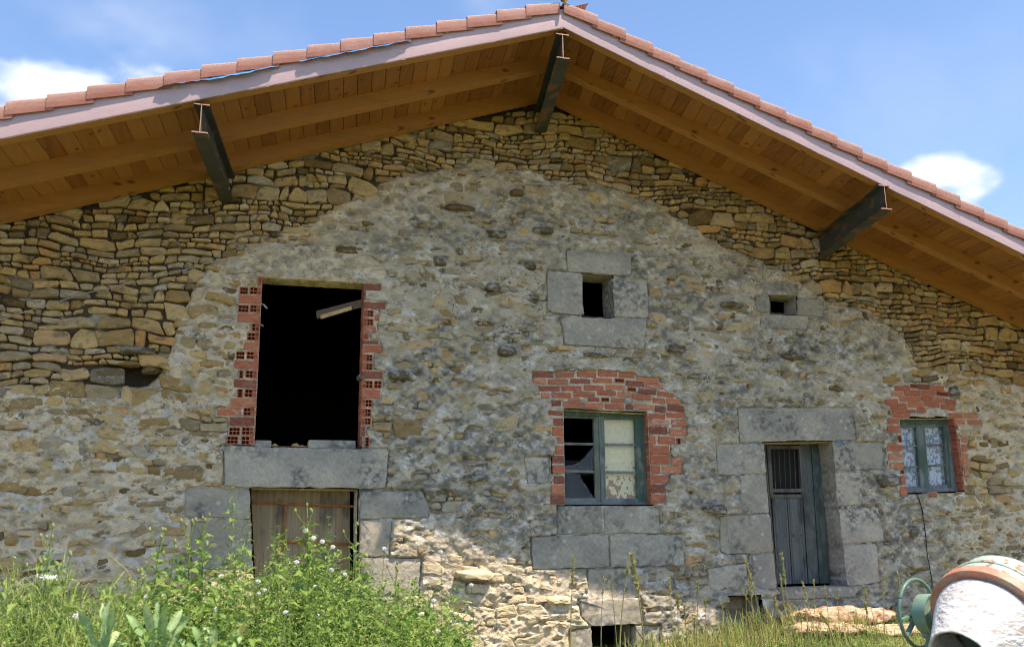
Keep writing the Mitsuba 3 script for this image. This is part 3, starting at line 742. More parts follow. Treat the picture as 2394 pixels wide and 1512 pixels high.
# stones that stand well out of the face
for (px_, w, h, out, kd, tn) in [
        ((3.048,5.918), 0.20, 0.10, 0.07, 0.3, 0.3), ((2.310,5.655), 0.36, 0.075, 0.10, 0.4, 0.1), ((2.802,5.349), 0.25, 0.10, 0.10, 0.9, 0.2), ((3.386,5.443), 0.27, 0.085, 0.10, 0.9, 0.2), ((2.078,4.949), 0.19, 0.13, 0.07, 0.7, 0.25),
        ((3.214,4.960), 0.15, 0.10, 0.08, 0.9, 0.2), ((2.743,4.658), 0.17, 0.12, 0.07, 0.8, 0.3), ((0.953,5.004), 0.25, 0.08, 0.08, 0.4, 0.1), ((1.591,3.536), 0.28, 0.11, 0.10, 0.9, 0.3), ((2.904,3.871), 0.25, 0.12, 0.10, 0.9, 0.3),
        ((5.127,4.005), 0.28, 0.11, 0.12, 0.8, 0.2), ((2.511,2.359), 0.33, 0.10, 0.11, 0.9, 0.35), ((5.990,4.629), 0.34, 0.09, 0.12, 0.6, 0.15), ((6.853,3.980), 0.36, 0.10, 0.10, 0.8, 0.15), ((8.091,2.364), 0.30, 0.17, 0.13, 0.9, 0.3),
        ((5.547,2.004), 0.30, 0.15, 0.12, 0.9, 0.35), ((8.423,1.687), 0.17, 0.20, 0.06, 0.9, 0.3), ((2.489,1.287), 0.42, 0.10, 0.16, 0.1, 0.5), ((3.474,0.991), 0.30, 0.09, 0.10, 0.1, 0.6), ((9.371,3.568), 0.20, 0.2, 0.05, 0.9, 0.1),
        ((1.171,3.480), 0.1, 0.06, 0.04, 0.9, 0.3), ((-1.272,3.690), 0.42, 0.10, 0.05, 0.6, 0.1), ((-1.338,3.545), 0.24, 0.07, 0.02, 0.2, 0.6), ((-1.117,3.488), 0.18, 0.10, -0.03, 0.1, 0.3), ((4.076,3.869), 0.36, 0.06, 0.06, 0.8, 0.2)]:
    t = np.arange(12) / 12 * 2 * np.pi
    r_ = 1 + srng.normal(0, 0.10, 12)
    c = np.c_[px_[0] + w / 2 * np.sign(np.cos(t)) * np.abs(np.cos(t)) ** 0.7 * r_, px_[1] + h / 2 * np.sign(np.sin(t)) * np.abs(np.sin(t)) ** 0.7 * r_]
    out += float(footing(np.array(px_[0]), np.array(px_[1])))
    v, f = slab(Polygon(c), -out, 0.1, 0.035, 0.012, 0.008, srng)
    v[:, 2] -= np.clip(-v[:, 1], 0, 1) * 0.25
    MB().add(v, f, (0.95 if low_zone(px_) else -0.42 + tn * 0.3, kd)).build(HOUSE + '__wall__corbel_stone', 'rock', True)

built.sort(key=lambda t: -t[0])
rest = MB()
for n, (vis, p, fy, bev, bul, jit, tone, kind) in enumerate(built):
    fy -= float(footing(np.array(p.centroid.x), np.array(p.centroid.y)))
    v, f = slab(p, fy, 0.07, bev, bul, jit, srng)
    tx, tz = srng.normal(0, 0.085, 2) * (1.0 if bev > 0.0115 or bul > 0.0041 else 0.5)
    v[:, 1] += np.where(v[:, 1] < 0.06, (v[:, 0] - p.centroid.x) * tx + (v[:, 2] - p.centroid.y) * (tz - 0.05), 0.0)
    if n < 272:
        MB().add(v, f, (tone, kind)).build(HOUSE + '__wall__stone', 'rock')
    else:
        rest.add(v, f, (tone, kind))
k = rest.build(HOUSE + '__wall__small_stones', 'rock')
tag(k, kind='stuff')


# ---- reveals of the openings
def reveal(poly, y0, y1, bsdf, uv, skip=()):
    c = np.array(poly.exterior.coords)[:-1]
    mb = MB()
    n = len(c)
    for a in range(n):
        if a in skip:
            continue
        b = (a + 1) % n
        mb.add([(c[a][0], y0, c[a][1]), (c[b][0], y0, c[b][1]), (c[b][0], y1, c[b][1]), (c[a][0], y1, c[a][1])], [[0, 1, 2, 3]], uv)
    return mb.build(HOUSE + '__wall__reveal', bsdf)


reveal(O1, -0.01, 0.26, 'mortar', (0.9, 0.9), (1, 3))
reveal(O2, -0.01, 0.34, 'ashlar', (0.4, 0.5))
reveal(O3, -0.01, 0.34, 'ashlar', (0.2, 0.6))
reveal(O4, -0.005, 0.30, 'ashlar', (0.7, 0.8))
reveal(O5, -0.02, 0.22, 'mortar', (0.9, 0.6), (1,))
reveal(O6, -0.02, 0.22, 'mortar', (0.9, 0.6), (1,))
reveal(O7, -0.01, 0.5, 'ashlar', (0.4, 0.9))
reveal(O8, -0.01, 0.5, 'mortar', (0.9, 0.6))
MB().add([(O8.bounds[0] - 0.1, 0.42, 0.0), (O8.bounds[2] + 0.1, 0.42, 0.0), (O8.bounds[2] + 0.1, 0.42, 1.3), (O8.bounds[0] - 0.1, 0.42, 1.3)], [[0, 1, 2, 3]], (0.9, 0.9)).build(HOUSE + '__wall__niche_back', 'mortar')
reveal(DOOR, -0.01, 0.36, 'ashlar', (0.5, 0.55))


def jamb_bricks(key, poly, side, y1, hs, holes=False):
    """Courses of brick seen on the side of an opening: edge from corner side[0] (bottom) to side[1] (top)."""
    c = np.array(poly.exterior.coords)[:-1]
    a, b = c[side[0]], c[side[1]]
    L = np.linalg.norm(b - a)
    d = (b - a) / L
    nrm = np.array([-d[1], d[0]]) * (1 if side[2] else -1)
    s = 0.0
    mb = MB()
    while s < L - 0.03:
        h = min(hs * srng.uniform(0.9, 1.1), L - s)
        for (ya, yb) in (((-0.018, y1 * 0.5), (y1 * 0.5 + 0.008, y1)) if holes else ((-0.018, y1),)):
            p0, p1 = a + d * (s + 0.008), a + d * (s + h)
            q0, q1 = p0 - nrm * 0.005, p1 - nrm * 0.005
            r0, r1 = p0 + nrm * 0.05, p1 + nrm * 0.05
            v, f = hexa([(q0[0], ya, q0[1]), (r0[0], ya, r0[1]), (r0[0], yb, r0[1]), (q0[0], yb, q0[1]), (q1[0], ya, q1[1]), (r1[0], ya, r1[1]), (r1[0], yb, r1[1]), (q1[0], yb, q1[1])])
            mb.add(v, f, (srng.uniform(0.1, 0.75), 0.3))
        s += h
    k = mb.build(key, 'brick_clay')
    tag(k, kind='stuff')


jamb_bricks(HOUSE + '__wall__jamb_bricks', O1, (2, 1, 0), 0.24, 0.10)
jamb_bricks(HOUSE + '__wall__jamb_bricks', O1, (3, 0, 1), 0.24, 0.10)
jamb_bricks(HOUSE + '__wall__jamb_bricks', O5, (2, 1, 0), 0.13, 0.095, True)
jamb_bricks(HOUSE + '__wall__jamb_bricks', O6, (2, 1, 0), 0.15, 0.11, True)

# ---- shell behind: rooms, floors and the other walls
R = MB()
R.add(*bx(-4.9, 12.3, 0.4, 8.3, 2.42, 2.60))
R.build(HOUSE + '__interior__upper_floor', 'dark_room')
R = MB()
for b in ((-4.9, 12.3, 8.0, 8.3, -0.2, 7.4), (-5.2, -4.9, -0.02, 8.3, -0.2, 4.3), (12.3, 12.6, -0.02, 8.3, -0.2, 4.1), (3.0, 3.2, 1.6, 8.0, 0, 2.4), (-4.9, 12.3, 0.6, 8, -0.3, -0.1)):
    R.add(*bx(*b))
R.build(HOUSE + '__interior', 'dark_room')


# ------------------------------------------------------------------ roof
ROOF = HOUSE + '__roof'
XL, XR = -5.3, 12.9
for side, xe in ((-1, XL), (1, XR)):  # rafters along the slope: at the verge, midway and against the wall
    for (ya, yb, tone) in ((-1.855, -1.735, 0.75), (-0.985, -0.845, 0.5), (-0.20, -0.05, 0.35)):
        p = []
        for dz in (0, 0.162):
            for (x_, y_) in ((xe, ya), (xe, yb), (ridge_x(yb) + side * 0.01, yb), (ridge_x(ya) + side * 0.01, ya)):
                p.append((x_, y_, under(side, x_, y_) + dz))
        MB().add(*hexa(p), (tone + srng.uniform(-0.15, 0.15), 0)).build(ROOF + '__rafter', 'rafter_wood')
    k = 0.095 if side < 0 else 0.211
    s = 0.0
    while True:  # boards of the soffit
        w = 0.152 * srng.uniform(0.97, 1.03)
        x0, x1 = ridge_x(0) + side * (0.003 + s), ridge_x(0) + side * (s + w - 0.003)
        if abs(x1 - ridge_x(0)) > abs(xe - ridge_x(0)):
            break
        p = []
        dz0 = srng.uniform(-0.002, 0.002)
        for dz in (0.162, 0.19):
            for (x_, y_) in ((x0, 0.06), (x1, 0.06), (x1 - k * 1.9, -1.84), (x0 - k * 1.9, -1.84)):
                p.append((x_, y_, under(side, x_, y_) + dz + dz0))
        MB().add(*hexa(p), (np.clip(srng.normal(0.45, 0.27), 0, 1), 0)).build(ROOF + '__soffit_board', 'soffit_wood')
        s += w
    dk = MB()
    for ya, yb in ((-1.85, 0.0), (0.0, 9.0)):  # deck over the boards
        p = []
        for dz in (0.192, 0.262):
            for (x_, y_) in ((xe, ya), (xe, yb), (ridge_x(min(yb, 0)), yb), (ridge_x(min(ya, 0)), ya)):
                p.append((x_, y_, under(side, x_, min(y_, 0)) + dz))
        dk.add(*hexa(p), (0.2, 0))
    dk.build(ROOF + '__deck', 'dark_room')


# steel beams
def ibeam(front, back, hgt, wid, tw=0.009, tf=0.013):
    f_, b_ = np.array(front, float), np.array(back, float)
    d = (b_ - f_) / np.linalg.norm(b_ - f_)
    s = np.array([1.0, 0, 0])
    mb = MB()
    for (w, z0, z1) in ((wid, 0, tf), (tw, tf, hgt - tf), (wid, hgt - tf, hgt)):
        p = [q_ + s * e * w / 2 + np.array([0, 0, zz]) for zz in (z0, z1) for q_, e in ((f_, -1), (f_, 1), (b_, 1), (b_, -1))]
        mb.add(*hexa(p), (0.0, 0))
        e = [q_ + np.array([0, -0.0025, 0]) + s * c * w / 2 + np.array([0, 0, zz]) for q_, c, zz in ((f_, -1, z0), (f_, 1, z0), (f_, 1, z1), (f_, -1, z1))]
        mb.add(e, [[0, 1, 2, 3]], (1.0, 0))
    return mb.build(ROOF + '__steel_beam', 'steel')


ibeam((-0.645, -1.86, 5.470), (-0.41, 0.15, 5.470), 0.305, 0.150)
ibeam((3.075, -1.87, 6.785), (3.425, 0.15, 6.785), 0.300, 0.150)
ibeam((7.05, -1.90, 5.372), (7.46, 0.15, 5.372), 0.305, 0.150)

# sheet metal fascia, in lapped lengths
for side, xs_ in ((-1, [XL, -2.9, -0.02, 1.33, 2.3, ridge_x(-1.87)]), (1, [ridge_x(-1.87), 4.3, 6.2, 8.1, 10.2, XR])):
    for a, b in zip(xs_[:-1], xs_[1:]):
        n = max(4, int((b - a) / 0.05))
        xx = np.linspace(a, b, n)
        lap = srng.uniform(-0.003, 0.003)
        dent = (meshkit.fbm(np.stack([xx * 2.2, 0 * xx, 0 * xx + side], -1), 3, 9) - 0.5) * (0.030 if side > 0 else 0.018)
        rows_ = []
        for h_, yy in ((0.005, -1.868), (-0.012, -1.872), (0.0, -1.876), (0.09, -1.878), (0.16, -1.876), (0.226, -1.874)):
            wob = dent * (1 - h_ / 0.26)
            rows_.append(np.c_[xx, yy + lap - wob * 0.7, under(side, xx, -1.87) + h_ - np.abs(wob) * 0.35])
        v = np.vstack(rows_)
        m_ = len(rows_)
        f = [[r_ * n + i_, r_ * n + i_ + 1, (r_ + 1) * n + i_ + 1, (r_ + 1) * n + i_] for r_ in range(m_ - 1) for i_ in range(n - 1)]
        MB().add(v, f).build(ROOF + '__fascia_sheet', 'sheet_metal', True)
for side, xe in ((-1, XL), (1, XR)):  # dark batten board behind the gap under the tiles
    p = [(x_, y_, under(side, x_, -1.85) + dz) for dz in (0.20, 0.285) for x_, y_ in ((xe, -1.845), (xe, -1.5), (ridge_x(-1.85), -1.5), (ridge_x(-1.85), -1.845))]
    MB().add(*hexa(p), (0.1, 0)).build(ROOF + '__verge_batten', 'rafter_wood')

# verge tiles
prof = [(-1.914, 0.202), (-1.918, 0.250), (-1.918, 0.305), (-1.915, 0.330), (-1.905, 0.343), (-1.868, 0.350), (-1.78, 0.342), (-1.70, 0.322)]
pin = [(y_ + 0.016, z_ - (0.014 if n_ > 3 else 0.0)) for n_, (y_, z_) in enumerate(prof)]


def verge_tile(side, x_low, x_up, tone):
    """x_low: its downhill end, which rides on the next tile."""
    mb = MB()
    P_ = prof + pin[::-1]
    n = len(P_)
    L_ = abs(x_up - x_low)
    jl = srng.normal(0, 0.003)
    ringz = []
    for t in (0, 1):
        x_ = x_low if t == 0 else x_up
        lift = 0.0 if t == 0 else -0.036
        sc = 1.0 if t == 0 else 0.95
        ringz.append([(x_, y_ + (0.0 if t == 0 else 0.012), under(side, x_, -1.91) + 0.202 + (z_ - 0.202) * sc + lift + 0.0 + jl) for y_, z_ in P_])
    v = np.array(ringz[0] + ringz[1])
    f = [[i_, (i_ + 1) % n, n + (i_ + 1) % n, n + i_] for i_ in range(n)]
    uvs = np.array([(tone, np.clip((z_ - 0.22) / 0.13, 0, 1)) for y_, z_ in P_] * 2)
    mb.add(v, f, uvs)
    for base in (0, n):
        m_ = len(prof)
        mb.add(v[base:base + n], [[i_, i_ + 1, n - 2 - i_, n - 1 - i_] for i_ in range(m_ - 1)], (tone * 0.3, 0.0))
    mb.build(ROOF + '__verge_tile', 'roof_clay')


for k in range(24):
    x_ = 2.645 - 0.3312 * k
    if x_ < XL:
        break
    verge_tile(-1, x_, x_ + 0.395, srng.random())
for k in range(30):
    x_ = 3.485 + 0.3305 * k
    if x_ > XR:
        break
    verge_tile(1, x_, x_ - 0.395, srng.random())

# the field of channel tiles on top
for side, xe in ((-1, XL), (1, XR)):
    yy = np.arange(-1.72, 9.0, 0.05)
    xx = np.linspace(xe, ridge_x(0), 40)
    Xg, Yg = np.meshgrid(xx, yy, indexing='ij')
    Zg = under(side, Xg, np.minimum(Yg, 0)) + 0.30 + 0.035 * np.abs(np.sin(Yg * math.pi / 0.22)) + 0.012 * ((np.arange(40) % 2)[:, None])
    n = len(yy)
    i, j = np.meshgrid(np.arange(39), np.arange(n - 1), indexing='ij')
    q = (i * n + j).ravel()
    k = MB().add(np.stack([Xg, Yg, Zg], -1).reshape(-1, 3), np.c_[q, q + n, q + n + 1, q + 1], (0.5, 0.4)).build(ROOF + '__channel_tiles', 'roof_clay')
    tag(k, kind='stuff')
# ridge row
for k in range(26):
    y_ = -1.90 + 0.40 * k
    t = np.linspace(0, math.pi, 9)
    a = [(ridge_x(min(yq, 0)) + 0.12 * r_ * math.cos(s_), yq, under(-1, ridge_x(min(yq, 0)), min(yq, 0)) + 0.25 + 0.10 * r_ * math.sin(s_)) for yq, r_ in ((y_, 1.0), (y_ + 0.44, 0.88)) for s_ in t]
    if k > 3:
        MB().add(a, [[i_, i_ + 1, 9 + i_ + 1, 9 + i_] for i_ in range(8)], (srng.random(), 0.3)).build(ROOF + '__ridge_tile', 'roof_clay', True)


def blob(center, r, seed, sq=(1, 1, 1), sub=2, amp=0.45):
    m = trimesh.creation.icosphere(subdivisions=sub)
    v = np.array(m.vertices)
    d = 1 + amp * (meshkit.fbm(v * 1.9 + seed, 3, seed) - 0.5) * 2
    return np.array(center) + v * d[:, None] * r * np.array(sq), np.array(m.faces)


# foam squeezed out under the tiles and over the ridge end
mb = MB()
rz = float(under(-1, ridge_x(-1.95), -1.95))
rx = float(ridge_x(-1.95))
mb.add(*blob((rx + 0.03, -1.90, rz + 0.385), 0.075, 3, (0.7, 0.8, 1.1)))
mb.add(*blob((rx - 0.04, -1.90, rz + 0.445), 0.085, 4, (1.3, 0.7, 0.5)))
mb.add(*blob((rx + 0.11, -1.90, rz + 0.435), 0.085, 5, (1.2, 0.7, 0.5)))
mb.add(*blob((rx + 0.015, -1.955, rz + 0.31), 0.045, 6, (0.4, 0.5, 1.5)))
k = mb.build(ROOF + '__foam', 'foam', True)
tag(k, 'orange cured foam bulging over the ridge end')
for n, (x_, side) in enumerate(((-1.62, -1), (-1.95, -1), (2.2, -1), (2.72, -1), (5.0, 1), (6.6, 1), (1.66, -1), (-0.95, -1), (8.0, 1), (3.6, 1))):
    mb = MB().add(*blob((x_ + 0.1, -1.888, under(side, x_ + 0.1, -1.9) + 0.205 + 0.010 * (n % 3)), 0.018 + 0.009 * (n % 2), 20 + n, (1.4, 0.6, 0.8)))
    mb.build(ROOF + '__foam', 'foam', True)
# blue membrane edge hanging out under the tiles
for a, b, dr_ in ((-0.72, 0.02, 0.035), (0.25, 1.36, 0.022), (-1.05, -0.72, 0.004)):
    n = 40
    xx = np.linspace(a, b, n)
    rows_ = []
    for t in (0.0, 0.5, 1.0):
        wv = 0.012 * np.sin(xx * 23 + t) + 0.008 * np.sin(xx * 51)
        env = np.sin(np.clip((xx - a) / (b - a), 0, 1) * math.pi) ** 0.5
        rows_.append(np.c_[xx, -1.85 - (0.098 + wv * 0.4) * t * (0.7 + 0.3 * env), under(-1, xx, -1.9) + 0.226 - (0.050 + dr_ * env + wv * 0.6) * t])
    f = [[r_ * n + i_, r_ * n + i_ + 1, (r_ + 1) * n + i_ + 1, (r_ + 1) * n + i_] for r_ in range(2) for i_ in range(n - 1)]
    k = MB().add(np.vstack(rows_), f).build(ROOF + '__membrane', 'blue_sheet', True)
    tag(k, 'blue roofing membrane edge hanging out below the tiles')


# ------------------------------------------------------------------ joinery
def pl(pts, y):
    return [(p[0], y, p[1]) for p in pts]


def board(mb, quad, y0, y1, uv):
    """A board whose front face is the quad (four (x, z) points, clockwise from top left) at y0 and whose back is at y1."""
    tl, tr, br, bl = quad
    mb.add(*hexa([(bl[0], y0, bl[1]), (br[0], y0, br[1]), (br[0], y1, br[1]), (bl[0], y1, bl[1]), (tl[0], y0, tl[1]), (tr[0], y0, tr[1]), (tr[0], y1, tr[1]), (tl[0], y1, tl[1])]), uv)
    return mb


# window with the broken panes: two leaves of three panes in a weathered green frame
W1 = free(HOUSE + '__casement_window')
tag(W1, 'weathered green window with two broken panes on the left and a cream shutter on the right')
fr = MB()
board(fr, ((3.638,3.197), (4.747,3.194), (4.744,3.124), (3.636,3.119)), 0.10, 0.19, (0.4, 0.95))
board(fr, ((4.692,3.201), (4.763,3.203), (4.739,2.050), (4.678,2.050)), 0.10, 0.19, (0.5, 0.75))
board(fr, ((3.622,2.080), (4.727,2.077), (4.725,2.045), (3.621,2.045)), 0.095, 0.20, (0.9, 0.15))
fr.build(W1 + '__frame', 'grey_wood')
lf = MB()
board(lf, ((3.656,3.123), (4.121,3.124), (4.120,3.091), (3.655,3.092)), 0.125, 0.165, (0.5, 0.7))
board(lf, ((4.054,3.102), (4.118,3.100), (4.113,2.077), (4.045,2.077)), 0.12, 0.165, (0.3, 0.5))
board(lf, ((3.655,2.790), (4.065,2.793), (4.064,2.763), (3.654,2.761)), 0.13, 0.16, (0.4, 0.2))
board(lf, ((3.651,2.461), (4.062,2.455), (4.061,2.425), (3.651,2.429)), 0.13, 0.16, (0.4, 0.2))
board(lf, ((3.641,2.121), (4.056,2.121), (4.057,2.078), (3.640,2.077)), 0.125, 0.165, (1.0, 0.1))
lf.build(W1 + '__leaf', 'grey_wood')
lf = MB()
board(lf, ((4.128,3.123), (4.702,3.133), (4.701,3.094), (4.127,3.090)), 0.115, 0.165, (0.5, 0.75))
board(lf, ((4.120,3.118), (4.191,3.117), (4.179,2.069), (4.118,2.068)), 0.112, 0.165, (0.7, 0.45))
board(lf, ((4.607,3.111), (4.701,3.110), (4.690,2.075), (4.595,2.075)), 0.115, 0.165, (0.5, 0.9))
board(lf, ((4.190,2.790), (4.611,2.792), (4.609,2.765), (4.188,2.762)), 0.125, 0.16, (0.9, 0.1))
board(lf, ((4.185,2.451), (4.614,2.450), (4.613,2.423), (4.184,2.424)), 0.125, 0.16, (0.9, 0.1))
board(lf, ((4.165,2.119), (4.606,2.117), (4.604,2.073), (4.163,2.072)), 0.115, 0.165, (1.0, 0.1))
lf.build(W1 + '__leaf', 'grey_wood')
sh = MB()
quad = [np.array(p) for p in ((4.210,3.105), (4.665,3.114), (4.645,2.109), (4.193,2.109))]


def on(s_, t_):
    return quad[0] * (1 - s_) * (1 - t_) + quad[1] * s_ * (1 - t_) + quad[2] * s_ * t_ + quad[3] * (1 - s_) * t_


def panel(mb, s0, s1, t0, t1, y0, y1):
    c = [on(s0, t0), on(s1, t0), on(s1, t1), on(s0, t1)]
    uv = np.array([(0.5, 0.0 + 0.9 * t_ ** 2.2) for t_ in (t1, t1, t1, t1, t0, t0, t0, t0)])
    board(mb, c, y0, y1, uv)


panel(sh, 0, 0.12, 0, 1, 0.19, 0.215)
panel(sh, 0.86, 1, 0, 1, 0.19, 0.215)
for t0, t1 in ((0, 0.07), (0.36, 0.44), (0.52, 0.56), (0.62, 0.70), (0.93, 1.0)):
    panel(sh, 0.12, 0.86, t0, t1, 0.19, 0.215)
for k_ in range(9):
    panel(sh, 0.12, 0.86, 0.07 + k_ * 0.096, 0.07 + (k_ + 1) * 0.096, 0.2, 0.214)
k = sh.build(W1 + '__shutter', 'cream_paint')
tag(k, 'cream inner shutter with flaking paint')
for pts in (((3.652,2.506), (3.707,2.512), (3.800,2.528), (3.873,2.565), (3.949,2.641), (4.018,2.719), (4.057,2.757), (4.075,2.753), (4.073,2.456), (3.654,2.457)),
            ((3.656,2.428), (3.847,2.422), (3.899,2.326), (3.975,2.216), (4.030,2.130), (4.032,2.115), (3.650,2.114))):
    m = trimesh.creation.extrude_polygon(Polygon(pts), 0.003, engine='earcut')
    v = np.array(m.vertices)
    front = np.abs(v[:, 2]) < 1e-6
    f = np.array(m.faces)
    f = f[front[f].all(1)]
    k = MB().add(np.c_[v[:, 0], 0.145 + v[:, 2], v[:, 1]], f).build(W1 + '__broken_pane', 'pane_glass')
for pts in (((4.200,3.091), (4.625,3.099), (4.619,2.795), (4.197,2.790)), ((4.199,2.767), (4.618,2.769), (4.623,2.449), (4.195,2.450)), ((4.195,2.428), (4.624,2.427), (4.618,2.118), (4.191,2.118))):
    MB().add(pl(pts, 0.145), [[0, 1, 2, 3]]).build(W1 + '__pane', 'pane_glass')

# small window with lace curtains at the right
W2 = free(HOUSE + '__casement_window')
tag(W2, 'small weathered window with lace curtains in both leaves, right of the door')
fr = MB()
board(fr, ((8.500,3.199), (9.396,3.232), (9.393,3.158), (8.497,3.115)), 0.11, 0.22, (0.4, 0.95))
board(fr, ((9.292,3.168), (9.398,3.171), (9.342,2.230), (9.222,2.222)), 0.10, 0.22, (0.75, 0.2))
board(fr, ((8.465,2.258), (9.321,2.272), (9.321,2.223), (8.470,2.188)), 0.09, 0.22, (0.7, 0.05))
fr.build(W2 + '__frame', 'grey_wood')
for n, (tl, tr, br, bl) in enumerate((((8.510,3.126), (8.869,3.139), (8.832,2.225), (8.488,2.209)), ((8.871,3.138), (9.316,3.156), (9.255,2.253), (8.832,2.234)))):
    a_, b_, c_, d_ = (np.array(q_) for q_ in (tl, tr, br, bl))
    at = lambda s_, t_: a_ * (1 - s_) * (1 - t_) + b_ * s_ * (1 - t_) + c_ * s_ * t_ + d_ * (1 - s_) * t_
    y_ = 0.135 - 0.006 * n
    lf = MB()
    sl_, sr_ = (0.06, 0.78) if n == 0 else (0.14, 0.85)
    for (s0, s1, t0, t1, yy_, g_) in ((0, sl_, 0, 1, 0, 0.5), (sr_, 1, 0, 1, -0.004, 0.55), (sl_, sr_, 0, 0.05, 0.002, 0.4), (sl_, sr_, 0.315, 0.34, 0.006, 0.1), (sl_, sr_, 0.625, 0.65, 0.006, 0.1), (sl_, sr_, 0.93, 1, 0.002, 0.05)):
        board(lf, (at(s0, t0), at(s1, t0), at(s1, t1), at(s0, t1)), y_ + yy_, y_ + 0.045, (0.75, g_))
    lf.build(W2 + '__leaf', 'grey_wood')
    for t0, t1 in ((0.05, 0.315), (0.34, 0.625), (0.65, 0.93)):
        MB().add(pl((at(sl_, t0), at(sr_, t0), at(sr_, t1), at(sl_, t1)), y_ + 0.02), [[0, 1, 2, 3]]).build(W2 + '__pane', 'pane_glass')
    xs_ = np.linspace(0, 1, 24)
    top_, bot_ = np.array([at(s_, 0.01) for s_ in xs_]), np.array([at(s_, 0.99) for s_ in xs_])
    wv = y_ + 0.085 + 0.012 * np.sin(xs_ * 31)
    v = np.vstack([np.c_[top_[:, 0], wv, top_[:, 1]], np.c_[bot_[:, 0], wv, bot_[:, 1]]])
    MB().add(v, [[i_, i_ + 1, 24 + i_ + 1, 24 + i_] for i_ in range(23)]).build(W2 + '__lace_curtain', 'lace', True)

# plank door with a barred hatch
DK = free(HOUSE + '__door')
tag(DK, 'weathered grey plank door with a small barred hatch')
dq = [np.array(p) for p in ((6.443,2.869), (7.364,2.885), (7.305,1.022), (6.425,1.028))]
dat = lambda s_, t_: dq[0] * (1 - s_) * (1 - t_) + dq[1] * s_ * (1 - t_) + dq[2] * s_ * t_ + dq[3] * (1 - s_) * t_
cs = [0.0, 0.105, 0.135, 0.36, 0.395, 0.63, 0.665, 0.82, 0.985]
for n, (s0, s1, dy, gp) in enumerate(((0, 0.122, 0.012, 0.35), (0.138, 0.372, 0, 0.05), (0.390, 0.636, 0.003, 0.05), (0.654, 0.826, 0.001, 0.4), (0.844, 1.0, 0.006, 0.7))):
    t0 = 0.385 if 1 <= n <= 2 else 0.0
    bd = MB()
    board(bd, (dat(s0, t0), dat(s1, t0), dat(s1, 0.985), dat(s0, 0.985)), 0.28 + dy, 0.32, (0.85, gp))
    if s1 - s0 > 0.2:
        for e in (s0 + 0.03, s1 - 0.03):
            board(bd, (dat(e - 0.006, t0), dat(e + 0.006, t0), dat(e + 0.006, 0.985), dat(e - 0.006, 0.985)), 0.276, 0.29, (0.5, 0.1))
    bd.build(DK + '__plank', 'door_wood')
ht = MB()
for (a_, b_, c_, d_) in ((0.10, 0.155, 0.03, 0.40), (0.62, 0.665, 0.03, 0.40), (0.155, 0.62, 0.03, 0.055), (0.155, 0.62, 0.335, 0.36), (0.155, 0.62, 0.375, 0.40)):
    board(ht, (dat(a_, c_), dat(b_, c_), dat(b_, d_), dat(a_, d_)), 0.262, 0.31, (0.3, 0.0))
ht.build(DK + '__hatch_frame', 'door_wood')
for s_ in (0.22, 0.30, 0.385, 0.47, 0.555):
    p0, p1 = dat(s_, 0.05), dat(s_ - 0.012, 0.345)
    MB().add(*tube([(p0[0], 0.285, p0[1]), (p1[0], 0.285, p1[1])], 0.006, 6), (0.2, 0.9)).build(DK + '__hatch_bar', 'door_wood', True)
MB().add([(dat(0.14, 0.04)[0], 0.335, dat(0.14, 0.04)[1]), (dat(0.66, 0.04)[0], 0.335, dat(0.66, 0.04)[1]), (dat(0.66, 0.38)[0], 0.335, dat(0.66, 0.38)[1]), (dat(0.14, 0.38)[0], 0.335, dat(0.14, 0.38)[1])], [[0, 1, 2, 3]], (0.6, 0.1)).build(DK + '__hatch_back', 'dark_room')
nl = MB()
for t_ in (0.66, 0.352):
    for s_ in (0.06, 0.18, 0.31, 0.45, 0.58, 0.74, 0.82, 0.90):
        if t_ > 0.5 or s_ > 0.7:
            p = dat(s_, t_)
            v, f = blob((p[0], 0.278, p[1]), 0.011, 3, (1, 0.7, 1), 1, 0.1)
            nl.add(v, f, (0.3, 0.8))
k = nl.build(DK + '__nail_heads', 'door_wood', True)
tag(k, kind='stuff')
k = MB().add(*bx(6.36, 7.45, -0.06, 0.34, 0.885, 1.02, 0.012), (0.3, 0.7)).build(HOUSE + '__door_sill', 'ashlar')
tag(k, 'worn stone sill under the plank door')

# boarded gate in the low opening
GK = free(HOUSE + '__gate')
tag(GK, 'grey boarded gate with rusty orange bars in the low opening')
gq = [np.array(p) for p in ((-0.049,2.334), (1.128,2.332), (1.171,0.827), (0.076,0.861))]
gat = lambda s_, t_: gq[0] * (1 - s_) * (1 - t_) + gq[1] * s_ * (1 - t_) + gq[2] * s_ * t_ + gq[3] * (1 - s_) * t_
e = [0, 0.13, 0.27, 0.42, 0.55, 0.70, 0.84, 0.985]
for n in range(7):
    board(MB(), (gat(e[n] + 0.001, 0), gat(e[n + 1] - 0.001, 0), gat(e[n + 1] - 0.001, 1), gat(e[n] + 0.001, 1)), 0.34 + 0.002 * (n % 3), 0.37, (-0.1 + 0.1 * (n % 3), 0.0)).build(GK + '__board', 'gate_wood')
for a_, b_ in (((-0.035,2.078), (1.180,2.037)), ((0.402,2.017), (0.376,1.558)), ((0.380,1.655), (1.192,1.612)), ((1.185,2.228), (1.185,1.440))):
    a_, b_ = a_[0], b_
for a_, b_ in ([(-0.049,2.087), (1.193,2.031)], [(0.399,2.037), (0.373,1.549)], [(0.380,1.655), (1.202,1.612)], [(1.191,2.248), (1.206,1.051)]):
    MB().add(*beam((a_[0], 0.31, a_[1]), (b_[0], 0.31, b_[1]), 0.026, 0.026, (0, 1, 0))).build(GK + '__rusty_bar', 'rust_bar')

